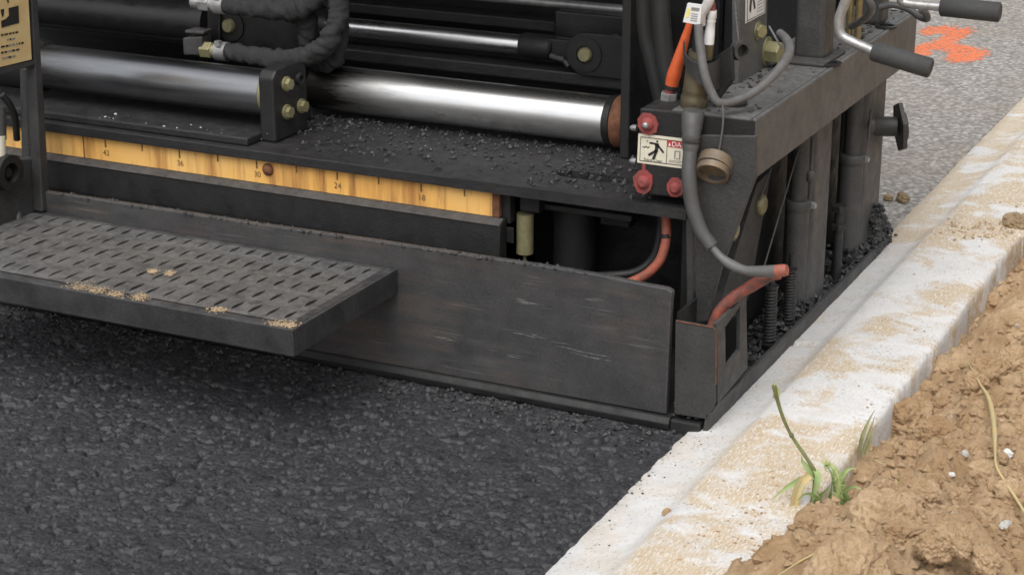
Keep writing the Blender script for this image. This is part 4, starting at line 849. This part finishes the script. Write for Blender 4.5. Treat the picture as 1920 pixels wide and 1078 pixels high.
# white sensor lead with tag
YW = 0.10
sl = root('sensor_lead', A(1330, 100, Y=YW), 'white plug and paper tag hanging beside the orange lead at the top', 'cable')
s = mpp(A(1320, 40, Y=YW))
b = MB().mat('white'); tgp = PL([(1289, 7), (1316, 11), (1312, 48), (1280.5, 42)], Y=YW); b.prism(tgp, (0, 0.006, 0)); b.mat('yellow_ink').sheet([p + Vector((0, -0.0006, 0)) for p in PL([(1289, 16), (1295, 17), (1291, 34), (1285.5, 33)], Y=YW)])
b.mat('grey_ink')
b.sheet([p + Vector((0, -0.0006, 0)) for p in PL([(1297, 14), (1312, 16), (1311, 22), (1296, 20)], Y=YW)])
for i in range(4): b.sheet([p + Vector((0, -0.0006, 0)) for p in PL([(1296.5 - i * 0.6, 25 + i * 4.2), (1309 - i * 0.6, 27 + i * 4.2), (1308.7 - i * 0.6, 28.6 + i * 4.2), (1296.2 - i * 0.6, 26.6 + i * 4.2)], Y=YW)])
build('paper_tag', b, sl)
b = MB(); c_ = cr(P3((1338, -30, YW + 0.02), (1328, 5, YW + 0.012), (1316, 28, YW + 0.010), (1316, 48, YW + 0.012)), 5); b.tube(c_, lerp_list([11 * s, 10 * s, 9 * s, 7 * s], len(c_)), 14); build('grey_lead', b, sl, 'offwhite')
b = MB(); b.tube(P3((1336, 5, YW + 0.02), (1335, 22, YW + 0.02)), [5 * s, 7 * s], 12); build('red_cap', b, sl, 'red')
b = MB(); b.tube(P3((1336, 20, YW + 0.02), (1334.5, 34, YW + 0.02), (1334, 36, YW + 0.02), (1333.6, 40, YW + 0.02), (1333.2, 42, YW + 0.02), (1331, 60, YW + 0.02), (1329, 83, YW + 0.02)), [8 * s, 9.2 * s, 7.5 * s, 9.4 * s, 8 * s, 9.5 * s, 9.8 * s], 14); build('white_plug', b, sl, 'white')
b = MB(); b.tube(P3((1329, 82, YW + 0.02), (1328, 112, YW + 0.022)), [9.6 * s, 8.4 * s], 14); build('olive_base', b, sl, 'olive')
hose('signal_cable', P3((1309, 46, 0.095), (1313, 90, 0.09), (1320, 135, 0.085), (1333, 172, 0.085), (1352, 194, 0.09), (1400, 181, 0.13), (1440, 152, 0.17), (1470, 118, 0.21), (1480, 94, 0.25), (1474, 74, 0.28), (1462, 62, 0.30)), [0.0062, 0.0068, 0.0066, 0.006, 0.0066, 0.0072, 0.007, 0.006], 'cable_light', 'pale grey cable looping across the beam top below the hex bolt', 'cable', 12)
b = MB(); c_ = cr(P3((1353, 188, 0.088), (1356, 215, 0.085), (1354, 248, 0.085), (1348, 284, 0.086)), 5); b.tube(c_, 0.0015, 8); tag(build('thin_wire', b, mat='cable_light'), 'thin grey wire hanging from the cable loop to the brass pipe end', 'wire')
cap = root('dust_cap', A(1388, 92, Y=0.15), 'small round grey cap dangling on a bead chain above the cable loop', 'cap')
b = MB(); b.ring(A(1383, 95, Y=0.16), (0.75, -0.55, 0.1), 0.0145, 0.0095, 0.014, 20); build('cap_shell', b, cap, 'grey', 0.0008)
b = MB(); c_ = cr(P3((1377, -30, 0.165), (1380, 30, 0.163), (1385, 80, 0.16)), 12); b.tube(c_, [0.0016 if i % 2 else 0.0009 for i in range(len(c_))], 8); build('bead_chain', b, cap, 'cable_light')
b = MB(); b.cyl(A(1442, 50, Y=0.30), A(1466, 92, Y=0.29), 0.0018, 8); tag(build('thin_wire', b, mat='cable_light'), 'stiff grey wire slanting behind the large hex bolt', 'wire')
hose('signal_cable', P3((1600, -30, 0.55), (1628, 0, 0.56), (1634, 20, 0.58), (1618, 38, 0.62), (1596, 50, 0.66)), 0.0062, 'cable_light', 'pale cable bending beside the brass spindles at the top right', 'cable', 12)
hose('signal_cable', P3((1650, 14, 0.80), (1676, 10, 0.80), (1704, 18, 0.80), (1724, 32, 0.79), (1738, 36, 0.77), (1736, 26, 0.75), (1726, 18, 0.74)), 0.006, 'cable', 'dark grey cable hooking past the beam end beside the orange paint', 'cable', 12)

# ================================================================== LOOSE STUFF
def scatter(name, n, place, rmin, rmax, mat, seed, sq=0.8, power=3.0):
    rn_ = random.Random(seed); b_ = MB()
    for _ in range(n):
        p = place(rn_)
        if p is None: continue
        r_ = rmin + (rmax - rmin) * rn_.random() ** power; b_.chunk(Vector(p) + Vector((0, 0, r_ * 0.3)), r_, rn_, sq)
    return kind(build(name, b_, mat=mat), 'stuff')
def deck_pt(r):
    x = r.uniform(-0.86, -0.06); y = 0.10 + 0.24 * r.random() ** 0.75
    dens = 0.25 + 0.75 * (y - 0.10) / 0.22 if x < -0.3 else 0.8
    if r.random() > dens or (x < -0.72 and y < 0.2): return None
    return (x, y, zt)
scatter('asphalt_crumbs', 2600, deck_pt, 0.0009, 0.0062, 'crumb', 21)
def skid_pt(r):
    y = r.uniform(0.0, 0.93); x = r.uniform(0.006, 0.062)
    return (x, y, 0.018 + max(0, 0.012 + 0.018 * math.sin(y * 17) + 0.02 * (0.062 - x) / 0.05) * r.random())
scatter('asphalt_crumbs', 1900, skid_pt, 0.002, 0.0095, 'crumb', 22)
def pile_pt(r):
    y = 0.87 + abs(r.gauss(0, 0.05)); x = r.uniform(0.0, 0.066); h = max(0.0, 0.095 - 0.75 * abs(y - 0.90))
    return (x, y, 0.01 + h * r.random())
scatter('asphalt_pile', 5200, pile_pt, 0.002, 0.0070, 'crumb', 23, 0.9, 1.6)
def lip_pt(r):
    px = r.uniform(100, 1180); py = np.interp(px, [97, 487, 877, 1065, 1260], [362, 421, 478, 506, 543]); p = A(px, py, Y=0.003); return (p.x, r.uniform(-0.001, 0.012), p.z - 0.001)
scatter('asphalt_crumbs', 700, lip_pt, 0.001, 0.0052, 'crumb', 24)
def beam_pt(r):
    y = r.uniform(0.11, 0.98); x = r.uniform(-0.04, 0.07); return (x, y, ZB1 - 0.001) if r.random() < 0.4 + 0.6 * (x < 0.03) else None
scatter('asphalt_crumbs', 900, beam_pt, 0.0008, 0.0058, 'crumb', 25, 0.6)
def block_pt(r): return (r.uniform(-1.1, bx1), r.uniform(0.104, 0.14), 0.3246)
scatter('asphalt_crumbs', 22, block_pt, 0.0008, 0.0036, 'stone', 26, 0.6)
def front_pt(r): return (r.uniform(-1.2, 0.02), -0.012 - abs(r.gauss(0, 0.05)), 0.0)
scatter('asphalt_crumbs', 500, front_pt, 0.002, 0.006, 'crumb', 27)
def kerb_z(x): return float(np.interp(x, [0.036, 0.105, 0.128, 0.165, 0.27, 0.29], [0.003, 0.0135, 0.027, 0.0325, 0.031, 0.015]))
def kerb_soil(r):
    y = r.uniform(-0.55, 1.3) if r.random() < 0.35 else r.uniform(-0.5, -0.12); x = 0.288 - abs(r.gauss(0, 0.035 if y > -0.15 else 0.06)); return (x, y, kerb_z(x)) if 0.12 < x else None
scatter('soil_crumbs', 900, kerb_soil, 0.0004, 0.0036, 'clod', 28, 0.6)
def joint_pt(r):
    x = 0.13 + 0.16 * r.random() ** 0.7; return (x, 1.06 + r.gauss(0, 0.035), kerb_z(x))
scatter('soil_crumbs', 420, joint_pt, 0.0008, 0.0048, 'clod', 34, 0.5)
def gutter_pt(r):
    x = 0.037 + 0.05 * r.random() ** 2.5; return (x, r.uniform(-0.6, 0.0), kerb_z(x))
scatter('asphalt_crumbs', 110, gutter_pt, 0.0006, 0.0028, 'crumb', 33, 0.6)
def soil_pt(r):
    x = 0.29 + 0.45 * r.random(); y = r.uniform(-0.55, 1.35); return (x, y, soil_z(x, y))
scatter('soil_crumbs', 7500, soil_pt, 0.0009, 0.0095, 'clod', 29, 0.85, 2.8)
scatter('small_pebbles', 90, soil_pt, 0.0012, 0.005, 'stone', 35, 0.8, 2.5)
# clods one can point at
import bmesh
def clod_mesh(seed):
    bm = bmesh.new(); bmesh.ops.create_icosphere(bm, subdivisions=5, radius=1.0)
    from mathutils import noise as nz
    o_ = Vector((seed * 3.7, seed * 1.3, seed * 9.1))
    for v in bm.verts:
        p = v.co.copy(); vd = nz.voronoi(p * 1.35 + o_)[0]; v2 = nz.voronoi(p * 3.4 + o_)[0]
        k_ = 0.86 + 0.30 * nz.noise(p * 0.9 + o_) + 0.34 * min(0.6, vd[1] - vd[0]) + 0.13 * min(0.5, v2[1] - v2[0]) + 0.10 * nz.noise(p * 5.0 + o_) + 0.06 * nz.noise(p * 12 + o_) + 0.035 * nz.noise(p * 28 + o_)
        v.co = p * k_; v.co.z *= 0.8
    me = bpy.data.meshes.new('dirt_clod'); bm.to_mesh(me); bm.free(); me.materials.append(M['clod'])
    return me
CM = [clod_mesh(i + 1) for i in range(7)]
def clod(px, py, rpx, label, k_=0, sink=0.35, mat=None, group='dirt clods on the earth bank', name='dirt_clod', cat='dirt clod', Z=None):
    p = A(px, py, Z=0.02)
    for _ in range(6): p = A(px, py, Z=soil_z(p.x, p.y) if Z is None else Z)
    r_ = rpx * mpp(p); me = CM[k_ % 7]
    if mat: me = me.copy(); me.materials.clear(); me.materials.append(M[mat])
    o_ = bpy.data.objects.new(name, me); COL.objects.link(o_); o_.location = p + Vector((0, 0, r_ * (0.8 - sink) - r_ * 0.3)); o_.scale = (r_, r_, r_)
    o_.rotation_euler = (0.2 * k_, 0.3, 1.7 * k_); return tag(o_, label, cat, group)
clod(1700, 800, 58, 'largest tan clod, leaning on the back of the kerb right of the green weed', 1)
clod(1737, 738, 22, 'rounded clod just above the largest clod by the kerb back', 2, 0.2)
clod(1770, 752, 20, 'clod right of the rounded one above the largest clod', 3, 0.25)
clod(1716, 848, 22, 'dark clod touching the foot of the largest clod', 4, 0.3)
clod(1784, 840, 26, 'flattish clod right of the dark clod, left of the white pebble', 5, 0.4)
clod(1660, 985, 88, 'broad pale clod at the bottom right of the green weed, half buried', 6, 0.62)
clod(1590, 1065, 80, 'broad smooth clod cut by the bottom edge below the weed', 3, 0.6)
clod(1520, 985, 26, 'small clod right against the roots of the green weed', 0, 0.3)
clod(1560, 965, 24, 'small clod below the foxtail seed head', 2, 0.3)
clod(1850, 895, 34, 'angular clod under the bend of the dry straw', 4, 0.35)
clod(1800, 1030, 24, 'clod between the broad pale clod and the grey pebble', 5, 0.25)
clod(1880, 1045, 30, 'clod in the bottom right corner below the grey pebble', 1, 0.3)
clod(1850, 700, 40, 'clod beside the upper end of the dry straw', 6, 0.5)
clod(1900, 610, 36, 'clod at the right edge above the dry straw', 2, 0.5)
clod(1790, 640, 22, 'clod by the kerb back left of the dry straw tip', 0, 0.3)
clod(1712, 925, 34, 'clod in the middle of the bank between weed and straw', 3, 0.5)
clod(1908, 430, 28, 'dark mossy clod resting at the back of the kerb by the right edge', 4, 0.2, 'brown_stone', None, 'stone', 'stone', 0.02)
clod(1692, 374, 14, 'tan stone on the old road just beyond the asphalt pile', 5, 0.3, 'brown_stone', None, 'stone', 'stone', -0.04)
clod(1665, 372, 9, 'small tan stone behind the screed corner on the old road', 2, 0.3, 'brown_stone', None, 'stone', 'stone', -0.04)
clod(1888, 853, 11, 'glassy white pebble right of the dry straw', 2, 0.2, 'white', None, 'pebble', 'pebble')
clod(1809, 852, 8, 'white pebble left of the dry straw bend', 5, 0.2, 'stone', None, 'pebble', 'pebble')
clod(1785, 891, 6, 'tiny white pebble between the two clods left of the straw', 1, 0.2, 'white', None, 'pebble', 'pebble')
clod(1885, 988, 12, 'pale grey pebble below the lower end of the straw', 3, 0.2, 'stone', None, 'pebble', 'pebble')
clod(1250, 962, 9, 'lone tan crumb lying in the kerb gutter beside the fresh asphalt', 3, 0.2, None, None, 'dirt_clod', 'dirt clod', 0.02)

rn = random.Random(77); placed = 0
while placed < 70:
    px, py = rn.uniform(1480, 1915), rn.uniform(560, 1070)
    if px < 1905 - (py - 440) * 0.62 or (1500 < px < 1610 and 860 < py < 1000): continue
    if (px - 1530) * 0.9 + (py - 1000) < -60: continue
    clod(px, py, rn.uniform(8, 22) if placed > 16 else rn.uniform(24, 40), 'loose tan clod among many alike on the earth bank', rn.randrange(7), rn.uniform(0.05, 0.35), None, 'loose clods scattered over the earth bank'); placed += 1
# orange survey paint on the old road
b = MB(); rn = random.Random(4)
strokes = [([(1742, 58), (1772, 58), (1792, 66)], 18), ([(1800, 62), (1768, 78), (1735, 90), (1716, 98)], 20), ([(1735, 86), (1775, 88), (1812, 98), (1828, 104), (1808, 109), (1790, 107)], 20), ([(1715, 92), (1724, 100), (1738, 102)], 9)]
seen = []
for pts, wd in strokes:
    c_ = cr([Vector((p[0], p[1], 0)) for p in pts], 10); ph = rn.random() * 9
    for i, q in enumerate(c_):
        seen.append((q.x, q.y, wd * (0.85 + 0.25 * math.sin(i * 1.1 + ph))))
cell = 0.0075
P_ = [A(x, y, Z=-0.0445) for x, y, _ in seen]; Wd = [w_ * mpp(p) for (x, y, w_), p in zip(seen, P_)]
pa = np.array([(p.x, p.y) for p in P_]); wa = np.array(Wd)
x0_, x1_, y0_, y1_ = pa[:, 0].min() - 0.1, pa[:, 0].max() + 0.1, pa[:, 1].min() - 0.25, pa[:, 1].max() + 0.25
gx = np.arange(x0_, x1_, cell); gy = np.arange(y0_, y1_, cell)
for x in gx:
    for y in gy:
        d_ = np.sqrt(((pa[:, 0] - x)) ** 2 + ((pa[:, 1] - y) * 0.42) ** 2) / wa; dm = d_.min()
        if rn.random() < np.clip((1.28 - dm) / 0.75, 0, 1) ** 1.5 * 0.97:
            j = lambda: rn.uniform(-0.003, 0.003); z = -0.0447 + rn.uniform(0, 0.0006)
            b._add([(x + j(), y + j(), z), (x + cell + j(), y + j(), z), (x + cell + j(), y + cell + j(), z), (x + j(), y + cell + j(), z)], [(0, 1, 2, 3)])
tag(build('paint_mark', b, mat='paint'), 'bright orange spray paint mark on the grey old road beyond the screed', 'paint mark')

# foxtail weed at the kerb back, dry straw, grass blades
WY = -0.205
wd_ = root('foxtail_weed', A(1535, 965, Y=WY), 'small green foxtail weed growing at the back of the kerb with one tall stem', 'weed')
def blade(mb, pts, wmax, fold=0.25):
    c_ = cr(pts, 6); n_ = len(c_)
    v = []; 
    for i, p in enumerate(c_):
        t_ = i / (n_ - 1); w_ = wmax * (0.45 + 0.55 * math.sin(math.pi * min(1, t_ * 1.15 + 0.12))) * (1 - t_ ** 3) + 0.0002
        d_ = (c_[min(i + 1, n_ - 1)] - c_[max(i - 1, 0)]).normalized(); sd_ = d_.cross(CAM_ROT @ Vector((0.25, 0.1, 1))).normalized()
        up_ = sd_.cross(d_) * (w_ * fold)
        v += [p - sd_ * w_ + up_, p - up_ * 0.6, p + sd_ * w_ + up_]
    f = []
    for i in range(n_ - 1):
        for j in (0, 1): f.append((i * 3 + j, i * 3 + j + 1, i * 3 + j + 4, i * 3 + j + 3))
    o0 = len(v); th = Vector((0.0003, 0.0003, -0.0003)); v2 = v + [p + th for p in v]
    f2 = f + [tuple(q + o0 for q in reversed(g_)) for g_ in f]
    mb._add(v2, f2, True)
b = MB(); c_ = cr(P3((1527, 880, WY), (1508, 852, WY), (1484, 816, WY - 0.004), (1468, 782, WY - 0.008), (1456, 744, WY - 0.012), (1451, 722, WY - 0.014)), 6); b.tube(c_, lerp_list([0.0026, 0.0024, 0.0022, 0.0024, 0.0028, 0.0032], len(c_)), 10)
p = A(1484, 816, Y=WY - 0.004); b.tube([p + Vector((0, 0, d_)) for d_ in (-0.003, 0, 0.003)], [0.0022, 0.0035, 0.0022], 10)
b.tube(cr(P3((1527, 880, WY), (1526, 915, WY), (1518, 955, WY), (1513, 985, WY)), 5), 0.0022, 8)
b.tube(cr(P3((1530, 912, WY - 0.01), (1538, 938, WY - 0.012), (1549, 956, WY - 0.012)), 5), 0.0012, 8); build('stem', b, wd_, 'stem')
b = MB(); blade(b, P3((1453, 746, WY - 0.013), (1456, 732, WY - 0.013), (1449, 714, WY - 0.016)), 0.0045); build('leaf', b, wd_, 'seed')
for pts, w_, mt in ((P3((1528, 892, WY), (1502, 900, WY - 0.01), (1474, 914, WY - 0.02), (1446, 936, WY - 0.03)), 0.0048, 'leaf'), (P3((1526, 896, WY), (1516, 880, WY), (1504, 864, WY), (1503, 856, WY)), 0.0040, 'leaf'),
                    (P3((1528, 880, WY), (1533, 892, WY - 0.006), (1530, 910, WY - 0.012), (1522, 940, WY - 0.015), (1515, 962, WY - 0.016)), 0.0044, 'leaf'), (P3((1513, 986, WY), (1530, 940, WY - 0.004), (1548, 920, WY - 0.006), (1556, 908, WY - 0.006)), 0.0036, 'leaf'),
                    (P3((1575, 965, WY), (1580, 930, WY), (1578, 900, WY + 0.005), (1568, 878, WY + 0.01)), 0.0032, 'shade_leaf'), (P3((1590, 965, WY), (1588, 935, WY), (1582, 905, WY + 0.004), (1584, 880, WY + 0.008)), 0.0030, 'shade_leaf'),
                    (P3((1560, 966, WY), (1566, 930, WY), (1560, 890, WY + 0.004), (1545, 868, WY + 0.008)), 0.0030, 'shade_leaf'), (P3((1542, 966, WY - 0.004), (1556, 930, WY - 0.006), (1560, 900, WY)), 0.003, 'shade_leaf'), (P3((1572, 905, WY), (1586, 882, WY + 0.006), (1606, 876, WY + 0.015)), 0.0034, 'leaf'), (P3((1552, 960, WY - 0.006), (1574, 925, WY - 0.012), (1602, 912, WY - 0.022), (1622, 925, WY - 0.03)), 0.0030, 'leaf'), (P3((1540, 962, WY - 0.008), (1532, 935, WY - 0.02), (1512, 925, WY - 0.03), (1494, 938, WY - 0.036)), 0.0026, 'shade_leaf')):
    b = MB(); blade(b, pts, w_); build('leaf', b, wd_, mt)
b = MB(); blade(b, P3((1518, 890, WY - 0.012), (1500, 908, WY - 0.02), (1489, 940, WY - 0.026), (1484, 972, WY - 0.028), (1494, 992, WY - 0.028)), 0.0066); blade(b, P3((1510, 896, WY - 0.014), (1497, 925, WY - 0.022), (1490, 960, WY - 0.026), (1488, 990, WY - 0.028)), 0.0048); o = build('dry_leaf', b, wd_, 'straw')
for hp in (P3((1545, 868, WY - 0.012), (1562, 876, WY - 0.016), (1573, 900, WY - 0.018), (1570, 930, WY - 0.018), (1563, 946, WY - 0.018)),):
    b = MB(); c_ = cr(hp, 8); b.tube(c_, lerp_list([0.0012, 0.0022, 0.0026, 0.0024, 0.0014], len(c_)), 10); rn = random.Random(2)
    for i in range(700):
        p = rn.choice(c_) + Vector((rn.gauss(0, 0.002), rn.gauss(0, 0.002), rn.gauss(0, 0.002))); d_ = Vector((rn.gauss(0, 1), rn.gauss(0, 1), rn.gauss(0, 1) - 0.6)).normalized(); sd_ = d_.orthogonal().normalized() * 0.00032
        b._add([p - sd_, p + sd_, p + d_ * rn.uniform(0.004, 0.0105)], [(0, 1, 2)])
    build('seed_head', b, wd_, 'seed')
b = MB(); c_ = [(1816, 680), (1838, 720), (1852, 742), (1860, 770), (1865, 810), (1866, 850), (1869, 876), (1888, 908), (1912, 945), (1935, 985)]
pts = []
for i, (x, y) in enumerate(c_):
    p = A(x, y, Z=0.03)
    for _ in range(5): p = A(x, y, Z=soil_z(p.x, p.y) + 0.012 + (0.012 if 3 < i < 7 else 0.004))
    pts.append(p)
zs = np.convolve([p.z for p in pts], [0.25, 0.5, 0.25], 'same'); 
for i in range(1, len(pts) - 1): pts[i] = A(*c_[i], Z=float(zs[i]))
cc = cr(pts, 5); b.tube(cc, lerp_list([0.0012, 0.0014, 0.0032, 0.0038, 0.0036, 0.0017, 0.0017, 0.0019, 0.0019, 0.0018], len(cc)), 8); tag(build('dry_straw', b, mat='straw'), 'long bent dry straw stalk lying across the earth bank', 'straw')
b = MB()
for pts, w_ in ((P3((1610, 850, -0.02), (1616, 820, -0.02), (1628, 790, -0.01), (1640, 768, 0.0)), 0.0030), (P3((1616, 852, -0.02), (1628, 815, -0.015), (1640, 780, -0.005)), 0.0026), (P3((1622, 852, -0.02), (1632, 825, -0.015), (1636, 800, -0.008)), 0.0024)): blade(b, pts, w_)
tag(build('grass_tuft', b, mat='olive_leaf'), 'few short olive grass blades at the kerb back above the weed', 'grass')
for k_, (pts, lab) in enumerate((([(1460, 1078), (1500, 1052), (1538, 1032)], 'thin dry straw lying on the clods below the weed at the bottom edge'), ([(1640, 862), (1672, 878), (1690, 888)], 'thin brown straw lying just right of the foxtail weed'), ([(1682, 925), (1681, 912), (1680, 898)], 'short straw stub sticking up from the earth right of the weed'))):
    b = MB(); pp = []
    for i, (x, y) in enumerate(pts):
        p = A(x, y, Z=0.03)
        for _ in range(5): p = A(x, y, Z=soil_z(p.x, p.y) + 0.008 + (0.014 * i if k_ == 2 else 0))
        pp.append(p)
    b.tube(cr(pp, 4), 0.0013, 7); tag(build('straw_bit', b, mat='straw'), lab, 'straw')
